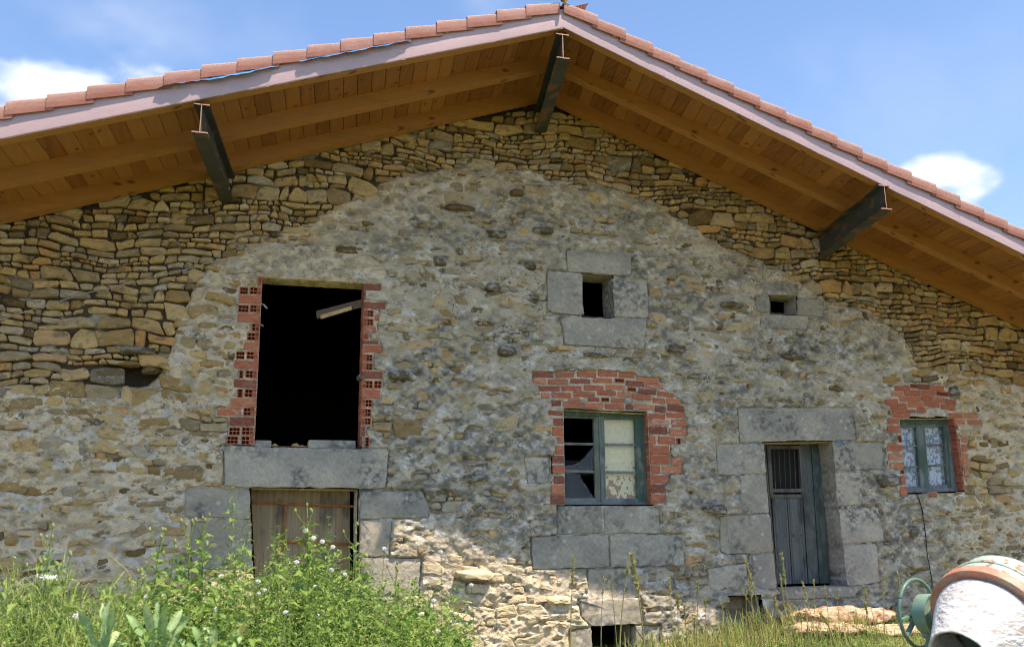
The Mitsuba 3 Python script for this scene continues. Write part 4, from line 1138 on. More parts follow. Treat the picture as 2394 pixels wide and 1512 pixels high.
# ------------------------------------------------------------------ loose things about the house
pa, pb = (0.670,4.314), (1.243,4.436)
k = MB().add(*beam((pa[0], 0.5, pa[1]), (pb[0], 0.2, pb[1]), 0.03, 0.095), (0.9, 0)).build('timber_batten', 'pale_wood')
tag(k, 'grey timber batten slanting across the dark upper opening', 'timber')
pc, pd = (0.714,4.275), (1.058,4.359)
k = MB().add(*beam((pc[0], 0.44, pc[1]), (pd[0], 0.24, pd[1]), 0.02, 0.045), (0.0, 0)).build('wood_offcut', 'pale_wood')
tag(k, 'pale freshly sawn wood strip nailed along the batten in the upper opening', 'wood strip')
for n, (a_, b_, hh, lb) in enumerate((((0.023,2.681), (0.201,2.684), 0.055, 'short blue grey slab lying on the sill at the left of the upper opening'), ((0.602,2.677), (1.124,2.680), 0.075, 'long blue grey slab lying on the sill at the right of the upper opening'))):
    k = MB().add(*bx(a_[0], b_[0], -0.01, 0.20, a_[1] - 0.02, a_[1] + hh, 0.008), (0.2 + n * 0.3, 0.0)).build('stone_slab', 'ashlar')
    tag(k, lb, 'slab')
for n, (px_, w, h, lb) in enumerate((((0.240,2.683), 0.07, 0.05, 'small rubble lump on the sill right of the short slab'), ((0.461,2.688), 0.08, 0.055, 'pointed rubble lump in the middle of the sill'), ((0.535,2.678), 0.10, 0.035, 'flat rubble lump on the sill left of the long slab'))):
    k = MB().add(*blob((px_[0], 0.05, px_[1] + 0.0), 0.5, 40 + n, (w, 0.08, h), 2, 0.5), (0.8, 0.3)).build('rubble_lump', 'rock', True)
    tag(k, lb, 'stone')
for n, (a_, b_, lb) in enumerate((((0.007,4.301), (0.079,4.239), 'upper grey conduit stub poking out of the left brick jamb'), ((0.009,4.041), (0.049,4.029), 'lower grey conduit stub poking out of the left brick jamb'))):
    k = MB().add(*tube([(a_[0], 0.04, a_[1]), ((a_[0] + b_[0]) / 2, 0.02, (a_[1] + b_[1]) / 2 + 0.01), (b_[0], 0.0, b_[1])], 0.011, 8)).build('conduit_stub', 'string', True)
    tag(k, lb, 'conduit')


def wire(name, pts, out, r, bsdf, label, cat='cable', n=60):
    p = np.array(pts)
    s = np.r_[0, np.cumsum(np.linalg.norm(np.diff(p, axis=0), axis=1))]
    t = np.linspace(0, s[-1], n)
    x_, z_ = np.interp(t, s, p[:, 0]), np.interp(t, s, p[:, 1])
    y_ = -out - 0.006 * np.sin(t * 7)
    k = MB().add(*tube(np.c_[x_, y_, z_], r, 5)).build(name, bsdf, True)
    tag(k, label, cat)


wire('cable', [(-2.860,3.828), (-2.629,3.923), (-2.235,4.095), (-1.829,4.263), (-1.407,4.406), (-0.885,4.580), (-0.618,4.690), (-0.346,4.791)], 0.10, 0.006, 'string', 'grey cable sagging across the bare stones at the left')
wire('cable', [(-0.255,4.849), (0.023,4.969), (0.702,5.054), (1.305,5.107), (1.664,5.244), (2.193,5.254), (3.012,5.265), (3.748,5.255), (4.153,5.206), (4.746,5.204), (5.482,5.236), (6.239,5.220), (6.215,5.075)], 0.07, 0.004, 'string', 'thin cable running above the upper openings to the middle of the gable')
wire('wire', [(6.229,5.146), (6.244,4.793), (6.264,4.382), (6.280,4.054), (6.324,3.448), (6.351,3.029)], 0.075, 0.0035, 'string', 'thin wire hanging down to the door lintel')
wire('wire', [(5.829,4.688), (5.823,4.320), (5.777,3.560), (5.713,2.512), (5.710,1.983), (5.704,1.415)], 0.075, 0.003, 'string', 'thin wire hanging left of the door, below the long corbel stone')
wire('black_cable', [(8.538,2.192), (8.572,2.047), (8.588,1.868), (8.602,1.674), (8.594,1.373), (8.611,1.069), (8.577,0.727)], 0.05, 0.0055, 'black_rubber', 'black cable hanging from the small curtained window')
wire('black_cable', [(8.487,2.215), (8.546,2.102), (8.604,1.890)], 0.055, 0.004, 'black_rubber', 'short loose black cable end under the small curtained window')
wire('blue_pipe', [(7.382,2.856), (7.460,2.814)], 0.05, 0.012, 'blue_sheet', 'short blue pipe stub under the right end of the door lintel', 'pipe', 6)

# rough stones and rubble heaped before the door
for n, (c_, sz, tn, lb) in enumerate((
        ((6.90, -0.42, 0.70), (0.66, 0.40, 0.10), 0.60, 'broad sunlit sandstone forming the top step before the door'), ((6.45, -0.85, 0.60), (0.48, 0.35, 0.07), 0.5, 'low sandstone at the left foot of the door steps'),
        ((7.30, -0.90, 0.56), (0.62, 0.34, 0.06), 0.65, 'low sandstone at the right foot of the door steps'))):
    m = trimesh.creation.icosphere(subdivisions=4)
    v = np.array(m.vertices)
    d = 1 + 0.7 * (meshkit.fbm(v * [2.4, 2.4, 1.0] + n * 7, 3, 60 + n) - 0.5)
    v[:, 2] = np.sign(v[:, 2]) * np.abs(v[:, 2]) ** 0.8 + 0.9 * (meshkit.fbm(v * [5, 5, 2] + n * 3, 3, 80 + n) - 0.5)
    k = MB().add(np.array(c_) + v * d[:, None] * np.array(sz), m.faces, (tn, 0.0)).build('step_stone', 'rubble_earth', True)
    tag(k, lb, 'stone')

# ------------------------------------------------------------------ cement mixer
MX = 'cement_mixer'
tag(MX, 'old cement mixer with a white crusted drum, red ring and green handwheel', 'cement mixer')
Cm, ax, tl_ = np.array([4.115, -5.942, 1.112]), np.array([-0.846, -0.313, -0.432]), np.array([-0.347, 0.938, 0.0])
dp = [(0.060, 0.296), (0.08, 0.292), (0.16, 0.268), (0.26, 0.232), (0.36, 0.198), (0.412, 0.182), (0.424, 0.180), (0.428, 0.174), (0.418, 0.168), (0.36, 0.185), (0.26, 0.220), (0.16, 0.256), (0.06, 0.282), (0.0, 0.285)]
v, f = lathe(dp, Cm - ax * 0.04, ax, 72)
v = v + (meshkit.fbm(v * 22, 3, 2)[:, None] - 0.5) * 0.008
MB().add(v, f).build(MX + '__drum_cone', 'cement_coat', True)
v, f = lathe([(-0.069, 0.30), (-0.069, 0.336), (-0.066, 0.340), (-0.003, 0.340), (0.0, 0.337), (0.0, 0.289), (-0.006, 0.286), (-0.02, 0.286)], Cm, ax, 96)
MB().add(v, f).build(MX + '__ring', 'red_paint')
v, f = lathe([(-0.03, 0.318), (-0.069, 0.318), (-0.16, 0.316), (-0.27, 0.300), (-0.34, 0.262), (-0.37, 0.20), (-0.375, 0.0)], Cm, ax, 64)
MB().add(v, f, (0.8, 0.9)).build(MX + '__drum_bowl', 'green_paint', True)
v, f = lathe([(-0.17, 0.320), (-0.165, 0.324), (-0.155, 0.324), (-0.15, 0.320)], Cm, ax, 64)
MB().add(v, f, (0.9, 0.9)).build(MX + '__drum_rib', 'green_paint', True)
for k_ in range(3):  # mixing blades inside
    a_ = k_ * 2.1
    u_ = np.cross(ax, [0, 0, 1.0]); u_ /= np.linalg.norm(u_); w_ = np.cross(ax, u_)
    rd = math.cos(a_) * u_ + math.sin(a_) * w_
    MB().add(*beam(Cm - ax * 0.2 + rd * 0.24, Cm + ax * 0.12 + rd * 0.19, 0.01, 0.08, rd), (0.2, 1.0)).build(MX + '__blade', 'green_paint')
hub = Cm + tl_ * 0.46 + np.array([0.0, 0, 0.02]) - ax * 0.05
u_ = np.array([0, 0, 1.0]); w_ = np.cross(tl_, u_)
t = np.linspace(0, 2 * np.pi, 73)
rim = hub + 0.200 * (np.cos(t)[:, None] * u_ + np.sin(t)[:, None] * w_)
WH = MX + '__handwheel'
v, f = tube(rim, 0.0105, 8)
rb = MB().add(v, f, (0.12, 0.35))
for a_ in np.arange(0, 2 * np.pi, 2 * np.pi / 84):  # the rim is ribbed like reinforcing bar
    c0 = hub + 0.200 * (math.cos(a_) * u_ + math.sin(a_) * w_)
    tg = -math.sin(a_) * u_ + math.cos(a_) * w_
    rb.add(*tube([c0 - tg * 0.0022, c0 + tg * 0.0022], 0.0128, 8), (0.3, 0.3))
rb.build(WH, 'green_paint', True)
for a_ in (-1.72, -2.25, 1.1):
    MB().add(*beam(hub, hub + 0.2 * (math.cos(a_) * u_ + math.sin(a_) * w_), 0.012, 0.03, tl_), (0.1, 0.4)).build(WH + '__spoke', 'green_paint')
hs_ = Cm + tl_ * 0.36 + np.array([0, 0, 0.02]) - ax * 0.05
v, f = lathe([(0.075, 0.0), (0.075, 0.108), (0.07, 0.115), (0.0, 0.118), (-0.012, 0.118), (-0.012, 0.108), (-0.004, 0.104), (-0.004, 0.055), (-0.03, 0.05), (-0.03, 0.0)], hs_, tl_, 56)
MB().add(v, f, (0.28, 0.3)).build(MX + '__gear_housing', 'green_paint')
MB().add(*beam(hs_ - tl_ * 0.01 + [0, 0, 0.01], Cm + tl_ * 0.28 - ax * 0.05, 0.07, 0.09), (0.15, 0.4)).build(MX + '__trunnion', 'green_paint')
g0 = lambda x_, y_: float(ground_z(x_, y_))
for s_, nm in ((0.36, 'post'), (-0.46, 'post')):
    c0 = Cm + tl_ * s_ - ax * 0.05
    for dx in (-0.30, 0.34):
        ft = np.array([c0[0] + dx, c0[1], g0(c0[0] + dx, c0[1]) + 0.05])
        MB().add(*beam(c0 - np.array([0, 0, 0.06]), ft, 0.05, 0.06, tl_), (0.12, 0.4)).build(MX + '__leg', 'green_paint')
br0 = hub - np.array([0, 0, 0.075])
MB().add(*beam(br0 + w_ * 0.17, br0 - w_ * 0.02 - tl_ * 0.03, 0.02, 0.06), (0.02, 0.3)).build(MX + '__bracket', 'green_paint')
MB().add(*beam(hub + w_ * 0.17 - np.array([0, 0, 0.17]), hub - w_ * 0.02 - np.array([0, 0, 0.11]) - tl_ * 0.03, 0.015, 0.05), (0.6, 0.3)).build(MX + '__bracket', 'green_paint')
a_ = Cm - tl_ * 0.50 - ax * 0.05
MB().add(*beam(Cm + tl_ * 0.40 - ax * 0.05 - [0, 0, 0.62], Cm - tl_ * 0.46 - ax * 0.05 - [0, 0, 0.62], 0.06, 0.06), (0.12, 0.4)).build(MX + '__crossbar', 'green_paint')
for s_ in (0.30, -0.40):
    c0 = Cm + tl_ * s_ + np.array([0.38, 0, 0])
    zc = g0(c0[0], c0[1]) + 0.2
    WK = free(MX + '__wheel')
    MB().add(*lathe([(-0.03, 0.14), (-0.035, 0.19), (-0.02, 0.2), (0.02, 0.2), (0.035, 0.19), (0.03, 0.14), (-0.03, 0.14)], (c0[0], c0[1], zc), tl_, 40)).build(WK, 'black_rubber', True)
    MB().add(*lathe([(-0.04, 0.0), (-0.04, 0.04), (-0.01, 0.05), (-0.01, 0.14), (0.01, 0.14), (0.01, 0.05), (0.04, 0.04), (0.04, 0.0)], (c0[0], c0[1], zc), tl_, 32), (0.3, 0.5)).build(WK + '__rim', 'green_paint')

# ------------------------------------------------------------------ plants
prng = np.random.default_rng(5)


def leaf_blades(pos, dirs, length, width, droop, tone, dry):
    """Many leaves at once: each a folded, drooping blade of four triangles. All arguments are arrays over the leaves."""
    n = len(pos)
    d = dirs / np.linalg.norm(dirs, axis=1, keepdims=True)
    s = np.cross(d, np.tile([0, 0, 1.0], (n, 1)) + prng.normal(0, 0.35, (n, 3)))
    s /= np.linalg.norm(s, axis=1, keepdims=True) + 1e-9
    u = np.cross(s, d)
    L, Wd, dp_ = length[:, None], width[:, None], droop[:, None]
    mid = pos + d * L * 0.45 + u * L * 0.06
    tip = pos + d * L - np.array([0, 0, 1.0]) * L * dp_
    le, ri = mid + s * Wd / 2 + u * Wd * 0.22, mid - s * Wd / 2 + u * Wd * 0.22
    v = np.stack([pos, le, mid, ri, tip], 1).reshape(-1, 3)
    b = np.arange(n)[:, None] * 5
    f = np.vstack([b + [0, 2, 1], b + [0, 3, 2], b + [1, 2, 4], b + [2, 3, 4]])
    uv = np.repeat(np.c_[tone, dry], 5, axis=0)
    return v, f, uv


def ribbon(pts, w, side=None):
    p = np.asarray(pts, float)
    t = np.gradient(p, axis=0)
    s = np.cross(t, [0.3, 0.2, 1.0]) if side is None else np.tile(side, (len(p), 1))
    s /= np.linalg.norm(s, axis=1, keepdims=True) + 1e-9
    w = np.broadcast_to(w, (len(p),))[:, None]
    v = np.vstack([p - s * w / 2, p + s * w / 2])
    n = len(p)
    return v, np.array([[i_, i_ + 1, n + i_ + 1, n + i_] for i_ in range(n - 1)])


ORDINAL = ['', 'second', 'third', 'fourth', 'fifth', 'sixth', 'seventh', 'eighth', 'ninth', 'tenth', 'eleventh', 'twelfth', 'thirteenth', 'fourteenth', 'fifteenth', 'sixteenth', 'seventeenth', 'eighteenth', 'nineteenth', 'twentieth', 'twenty-first', 'twenty-second', 'twenty-third', 'twenty-fourth', 'twenty-fifth', 'twenty-sixth', 'twenty-seventh', 'twenty-eighth', 'twenty-ninth', 'thirtieth', 'thirty-first', 'thirty-second', 'thirty-third', 'thirty-fourth', 'thirty-fifth', 'thirty-sixth', 'thirty-seventh', 'thirty-eighth', 'thirty-ninth', 'fortieth']


def number_by_place(keys, text):
    """Tell alike plants apart by their order from left to right as seen from the path (keys: {key: point})."""
    for n_, k_ in enumerate(sorted(keys, key=lambda k_: keys[k_][0] / (keys[k_][1] + 10.5))):
        if n_ and n_ < len(keys) - 1:
            labels[k_]['label'] = text % ORDINAL[n_]
        else:
            labels[k_]['label'] = text.replace('%s from the left', 'leftmost' if n_ == 0 else 'rightmost') % ()


# silhouette of the weed bank: height of its top over x, at y about -4
SX, SZ = np.array([(-1.797,1.362), (-1.446,1.341), (-1.314,1.453), (-1.124,1.501), (-0.963,1.355), (-0.811,1.325), (-0.638,1.387), (-0.515,1.464), (-0.332,1.461), (-0.119,1.457), (0.040,1.509), (0.203,1.561), (0.340,1.616), (0.482,1.600), (0.656,1.527),
                   (0.776,1.384), (0.981,1.338), (1.219,1.276), (1.370,1.172), (1.477,1.028), (1.582,0.827), (1.826,0.705)]).T


def weed_top(x):
    return np.interp(x, SX, SZ)


pos, dirs, ln, wd, tn, dry, drp = [], [], [], [], [], [], []
stems = MB()
for k_ in range(2700):
    x_ = prng.uniform(-2.5, 1.55)
    y_ = prng.uniform(-5.3, -2.7) if k_ < 2300 else prng.uniform(-6.3, -5.3)
    xe = x_ * 6.5 / (y_ + 10.5)
    top = 1.6 + (weed_top(xe) - 1.6) * (y_ + 10.5) / 6.5
    gz = float(ground_z(x_, y_))
    h_ = (top - 0.06 - gz) * (1.10 - 0.50 * prng.random() ** 0.8) * (0.88 + 0.24 * float(meshkit.fbm(np.array([x_ * 2.6, y_ * 2.6, 0.5]), 2, 17)))
    if h_ < 0.12:
        continue
    grassy = (-1.35 < xe < -0.6) and prng.random() < 0.5
    lean = prng.normal(0, 0.10, 2) * h_
    base, tip = np.array([x_, y_, gz]), np.array([x_ + lean[0], y_ + lean[1], gz + h_])
    c_ = prng.random()
    if k_ % 3 == 0:
        stems.add(*tube([base, (base + tip) / 2 + prng.normal(0, 0.015, 3), tip], [0.004, 0.003, 0.0012], 3), (0.5, 0.15))
    nl_ = int(h_ / 0.025)
    t_ = np.sort(prng.uniform(0.25, 1.0, nl_))
    P_ = base + (tip - base) * t_[:, None]
    az = prng.uniform(0, 2 * np.pi, nl_)
    el = prng.uniform(-0.2, 0.9, nl_)
    r_ = prng.uniform(0.0, 0.10, nl_) * (1.15 - t_)
    dd = np.c_[np.cos(az) * np.cos(el), np.sin(az) * np.cos(el), np.sin(el)]
    pos.append(P_ + dd * r_[:, None] * [1, 1, 0.3])
    dirs.append(dd)
    if grassy:
        ln.append(prng.uniform(0.10, 0.26, nl_)); wd.append(prng.uniform(0.004, 0.008, nl_)); tn.append(prng.uniform(0.6, 1.0, nl_)); dry.append(prng.uniform(0, 0.35, nl_))
        dirs[-1][:, 2] += 1.2
    else:
        sp_ = float(meshkit.fbm(np.array([x_ * 1.9, y_ * 1.9, 9.5]), 2, 23)) + prng.normal(0, 0.05)
        b_, ra_ = (prng.uniform(0.6, 1.0), 0.62) if sp_ < 0.44 else ((prng.uniform(1.0, 1.7), 0.48) if sp_ < 0.55 else (prng.uniform(2.0, 3.2), 0.27))
        c_ = np.clip(c_ * 0.6 + (sp_ - 0.35) * 1.3, 0, 1)
        ln.append(prng.uniform(0.026, 0.055, nl_) * b_ * (1.2 - 0.55 * t_)); wd.append(ln[-1] * ra_ * prng.uniform(0.8, 1.15, nl_))
        tn.append(np.clip(prng.normal(0.25 + 0.5 * c_, 0.24, nl_), 0, 1)); dry.append(np.where(prng.random(nl_) < 0.05, 0.7, 0.0))
    drp.append(prng.uniform(0.0, 0.45, nl_))
cat = np.concatenate
v, f, uv = leaf_blades(np.vstack(pos), np.vstack(dirs), cat(ln), cat(wd), cat(drp), cat(tn), cat(dry))
wm = MB().add(v, f, uv)
wm.v += stems.v; wm.u += stems.u; wm.f += [f_ + wm.n for f_ in stems.f]; wm.n += stems.n
wm.build('weeds', 'leaf')
tag('weeds', 'dense bank of mixed green weeds before the left part of the house', 'weeds', kind='stuff')


def at_depth(px_, y_):
    return np.array([px_[0], y_, px_[1]])


def nettle(key, top, label, h=0.75, group=None, s=1.0):
    """An upright stem with crossed pairs of toothed leaves, short near the tip, and hanging flower strings."""
    top = np.array(top)
    base = np.array([top[0] + prng.normal(0, 0.03), top[1], float(ground_z(top[0], top[1]))])
    bend = (base + top) / 2 + prng.normal(0, 0.02, 3)
    t = np.linspace(0, 1, 14)[:, None]
    path = base * (1 - t) ** 2 + 2 * bend * t * (1 - t) + top * t ** 2
    MB().add(*tube(path, np.linspace(0.005, 0.0015, 14), 5), (0.5, 0.2)).build(key + '__stem', 'leaf', True)
    pos, dirs, ln, tn = [], [], [], []
    fl = MB()
    nn = int(np.linalg.norm(top - base) / (0.052 * s))
    for k_ in range(nn):
        tt = 1 - (k_ + 0.2) / nn
        c = base * (1 - tt) ** 2 + 2 * bend * tt * (1 - tt) + top * tt ** 2
        for sgn in (0, 1):
            a = (k_ % 2) * 1.57 + sgn * 3.14 + prng.normal(0, 0.25)
            l_ = s * min(0.022 + 0.013 * k_, 0.085) * prng.uniform(0.85, 1.15)
            pos.append(c); dirs.append((math.cos(a), math.sin(a), 0.55 - 0.05 * k_)); ln.append(l_); tn.append(prng.uniform(0.35, 0.8))
            if 1 < k_ < 9:
                e_ = c + np.array([math.cos(a + 0.6) * 0.03, math.sin(a + 0.6) * 0.03, -0.035]) * s
                fl.add(*ribbon([c, (c + e_) / 2 + [0, 0, 0.012], e_], [0.004, 0.006, 0.004]), (0.9, 0.45))
    n_ = len(pos)
    v, f, uv = leaf_blades(np.array(pos), np.array(dirs), np.array(ln), np.array(ln) * 0.46, np.full(n_, 0.35), np.array(tn), np.zeros(n_))
    tag(MB().add(v, f, uv).build(key + '__foliage', 'leaf'), kind='stuff')
    tag(fl.build(key + '__flower_strings', 'leaf'), kind='stuff')
    tag(key, label, 'nettle', group)


for px_, y_, lb in (((-0.109,2.031), -4.2, 'tallest nettle, its tip standing before the left jamb block'), ((0.001,1.842), -4.0, 'nettle standing against the left edge of the boarded gate'), ((0.203,1.737), -3.9, 'nettle beside the upright rusty bar of the gate'),
                    ((0.527,1.795), -4.0, 'nettle rising before the right half of the boarded gate'), ((-0.046,1.639), -4.4, 'low nettle among the weeds left of the gate')):
    nettle(free('nettle'), at_depth(px_, y_), lb)


def bud_plant(key, top, label, spread=0.10, h=None, tone=0.55, leaves=True, red=0.3):
    """A tall thistle: an upright stalk that forks near its top into short stalks ending in buds; jagged leaves below."""
    top = np.array(top)
    base = np.array([top[0] + prng.normal(0, 0.04), top[1], float(ground_z(top[0], top[1]))])
    L = np.linalg.norm(top - base)
    fork = base + (top - base) * (1 - 0.16 / max(L, 0.3))
    MB().add(*tube([base, (base + fork) / 2 + prng.normal(0, 0.012, 3), fork], [0.007, 0.006, 0.004], 5), (0.45, 0.15)).build(key + '__stem', 'leaf', True)
    for k_ in range(4):
        a = k_ * 1.6 + prng.normal(0, 0.3)
        e_ = fork + np.array([math.cos(a) * spread, math.sin(a) * spread * 0.6, 0.16 * prng.uniform(0.45, 1.0)]) * (1.0 if k_ else np.array([0.2, 0.2, 1.0]))
        MB().add(*tube([fork, (fork + e_) / 2 + [0, 0, -0.01], e_], 0.0022, 4), (0.6, red)).build(key + '__stalk', 'leaf', True)
        v, f = blob(e_ + [0, 0, 0.008], 0.011, 7 + k_, (0.75, 0.75, 1.35), 1, 0.2)
        MB().add(v, f, (0.7, 0.45)).build(key + '__bud', 'leaf', True)
    if leaves:
        n_ = 16
        t = 1 - np.linspace(0.02, 0.8, n_) ** 1.2 * min(1, 0.75 / L)
        P_ = base + (fork - base) * t[:, None]
        az = np.arange(n_) * 2.3 + prng.normal(0, 0.2, n_)
        dd = np.c_[np.cos(az), np.sin(az), np.full(n_, 0.55)]
        for i_ in range(n_):
            v, f, uv = leaf_blades(P_[i_:i_ + 1], dd[i_:i_ + 1], np.array([0.085 + 0.16 * i_ / n_]), np.array([0.04 + 0.06 * i_ / n_]), np.array([0.3]), np.array([tone]), np.zeros(1))
            MB().add(v, f, uv).build(key + '__leaf', 'leaf')
    tag(key, label, 'thistle')


for px_, y_, lb, sp, rd in (((-1.192,1.452), -4.9, 'leafy thistle at the very left edge of the weeds', 0.05, 0.2), ((-0.916,1.582), -5.0, 'leafy thistle right of the white umbel', 0.05, 0.2), ((-1.125,1.537), -4.7, 'leafy thistle just left of the yellow-budded one', 0.05, 0.2), ((-0.545,1.487), -5.0, 'bushy low thistle above the tallest grey-green plant', 0.05, 0.2), ((0.355,1.876), -4.6, 'forked thistle with orange buds and reddish stalks before the gate', 0.085, 0.5), ((-0.337,1.783), -4.5, 'thistle with a crowded head of buds, left of the jamb block', 0.06, 0.2), ((-0.279,1.815), -4.3, 'tall thistle just left of the jamb block', 0.05, 0.2),
                            ((-0.491,1.731), -4.6, 'leafy thistle before the pale wall left of the gate', 0.06, 0.2), ((-0.388,1.640), -4.9, 'short thistle with single buds in front of the leafy ones', 0.05, 0.2), ((-1.087,1.734), -4.6, 'yellow-budded thistle at the far left', 0.05, 0.3),
                            ((0.724,1.753), -3.8, 'thin yellow-budded stalks at the right edge of the gate', 0.08, 0.2), ((1.054,1.487), -3.6, 'thin budded stalk before the sunlit stones right of the gate', 0.07, 0.3)):
    bud_plant(free('thistle'), at_depth(px_, y_), lb, sp, red=rd)


def rosette(key, pts_base, tips, y_, label, wmax=0.034):
    """A clump of long grey-green leaves rising from one crown."""
    base = np.array(at_depth(pts_base, y_))
    base[2] -= 0.12
    for tp in tips:
        tip = at_depth(tp, y_ + prng.normal(0, 0.06))
        d = tip - base
        t = np.linspace(0, 1, 9)
        mid = base + d * 0.5 + np.array([0, 0, 0.09])
        path = base * ((1 - t) ** 2)[:, None] + 2 * mid * (t * (1 - t))[:, None] + tip * (t ** 2)[:, None]
        w = wmax * np.array([0.40, 0.48, 0.62, 0.82, 1.0, 1.12, 1.08, 0.78, 0.08]) * prng.uniform(0.85, 1.1)
        side = np.cross(d, [0.25 * prng.normal(), -1.0, 0.2])
        side /= np.linalg.norm(side)
        nrm = np.cross(side, d / np.linalg.norm(d))
        ph_ = prng.uniform(0, 6)
        wob_ = (0.010 * np.sin(t * 17 + ph_) * t * (1 - t) * 4)[:, None] * nrm
        path = path + nrm * (0.05 * prng.normal() * t ** 3)[:, None]
        a, c, b = path + wob_ - side * w[:, None] / 2 + nrm * w[:, None] * 0.2, path, path - wob_ + side * w[:, None] / 2 + nrm * w[:, None] * 0.2
        v = np.vstack([a, c, b])
        f = [[k_ * 9 + i_, k_ * 9 + i_ + 1, (k_ + 1) * 9 + i_ + 1, (k_ + 1) * 9 + i_] for k_ in (0, 1) for i_ in range(8)]
        tn0 = prng.uniform(0.0, 0.7)
        MB().add(v, f, np.c_[np.r_[np.full(9, tn0), np.full(9, tn0 + 0.5), np.full(9, tn0)], np.zeros(27)]).build(key + '__leaf', 'glaucous', True)
    g = np.array([base[0], base[1], float(ground_z(base[0], base[1]))])
    MB().add(*tube([g, base + [0, 0, 0.02]], 0.012, 6), (0.3, 0)).build(key + '__stem', 'glaucous', True)
    tag(key, label, 'plant')


rosette(free('broadleaf_plant'), (-0.619,1.157), [(-0.721,1.326), (-0.545,1.333), (-0.610,1.361), (-0.639,1.354), (-0.557,1.234), (-0.506,1.176), (-0.691,1.201)], -5.7, 'leftmost of the grey-green broad-leaved plants')
rosette(free('broadleaf_plant'), (-0.369,1.142), [(-0.513,1.308), (-0.428,1.365), (-0.396,1.365), (-0.325,1.363), (-0.281,1.318), (-0.237,1.288), (-0.272,1.270), (-0.444,1.220), (-0.307,1.233)], -5.8, 'tallest grey-green broad-leaved plant, in the middle of the three')
rosette(free('broadleaf_plant'), (-0.125,1.073), [(-0.237,1.227), (-0.139,1.239), (-0.013,1.207), (0.021,1.174), (-0.174,1.229), (-0.189,1.154), (-0.051,1.169), (-0.288,1.178)], -5.6, 'rightmost of the grey-green broad-leaved plants')


def pompon(key, c, r, label, group):
    """A white flower head on a thin stalk."""
    c = np.array(c)
    m = trimesh.creation.icosphere(subdivisions=2)
    v = np.array(m.vertices)
    n_ = len(v)
    dd = v * [1, 1, 0.75] + [0, 0, 0.15]
    lv, lf_, uv = leaf_blades(np.tile(c, (n_, 1)) + dd * r * 0.35, dd, np.full(n_, r * 0.8), np.full(n_, r * 0.5), np.full(n_, 0.15), np.zeros(n_), np.zeros(n_))
    MB().add(lv, lf_, uv).build(key + '__head', 'petal')
    g = np.array([c[0] + prng.normal(0, 0.05), c[1] + 0.04, float(ground_z(c[0], c[1]))])
    MB().add(*tube([g, (c + g) / 2 + prng.normal(0, 0.02, 3), c - [0, 0, r * 0.3]], 0.002, 4), (0.4, 0.1)).build(key + '__stalk', 'leaf', True)
    tag(key, label, 'flower', group)


flowers = {}
for n, (px_, y_, r_) in enumerate((((0.341,1.690), -4.6, 0.021), ((0.392,1.644), -4.6, 0.021), ((0.445,1.623), -4.6, 0.019), ((0.511,1.591), -4.6, 0.018), ((0.291,1.505), -4.7, 0.018), ((0.496,1.456), -4.7, 0.018), ((0.579,1.430), -4.7, 0.015),
                                  ((0.073,1.402), -4.8, 0.018), ((-0.133,1.435), -4.8, 0.019), ((0.109,1.358), -4.9, 0.016), ((0.079,1.342), -4.9, 0.016), ((-0.508,1.343), -5.0, 0.019), ((-0.139,1.279), -5.2, 0.019), ((0.221,1.251), -5.2, 0.019),
                                  ((0.884,1.576), -4.2, 0.017), ((1.311,1.547), -4.0, 0.017), ((1.481,1.328), -4.2, 0.017), ((1.143,1.256), -4.6, 0.017), ((1.094,1.107), -5.0, 0.018), ((0.388,1.232), -5.2, 0.014), ((-0.771,1.284), -5.5, 0.021), ((0.383,1.376), -5.0, 0.013))):
    key = free('white_flower')
    flowers[key] = at_depth(px_, y_)
    pompon(key, flowers[key], r_ * 0.78, '', 'white flower heads among the weeds')
number_by_place(flowers, 'round white flower head on a thin stalk, %s from the left among the weeds')

# an umbel of small white flowers at the left
key = free('umbel_flower')
c = at_depth((-1.013,1.449), -4.9)
pos = c + prng.normal(0, 1, (160, 3)) * [0.022, 0.020, 0.006]
dd = prng.normal(0, 1, (160, 3)) + [0, 0, 1.2]
v, f, uv = leaf_blades(pos, dd, np.full(160, 0.009), np.full(160, 0.008), np.zeros(160), np.zeros(160), np.zeros(160))
MB().add(v, f, uv).build(key + '__head', 'petal')
g = np.array([c[0], c[1], float(ground_z(c[0], c[1]))])
sp = MB().add(*tube([g, c - [0, 0, 0.09]], 0.005, 5), (0.5, 0.1))
for k_ in range(9):
    a = k_ * 0.7
    sp.add(*tube([c - [0, 0, 0.09], c + [0.03 * math.cos(a), 0.03 * math.sin(a), -0.008]], 0.0015, 4), (0.6, 0.1))
sp.build(key + '__stem', 'leaf', True)
tag(key, 'flat cream flower umbel at the far left of the weeds', 'flower')

# ---- grass
G = MB()


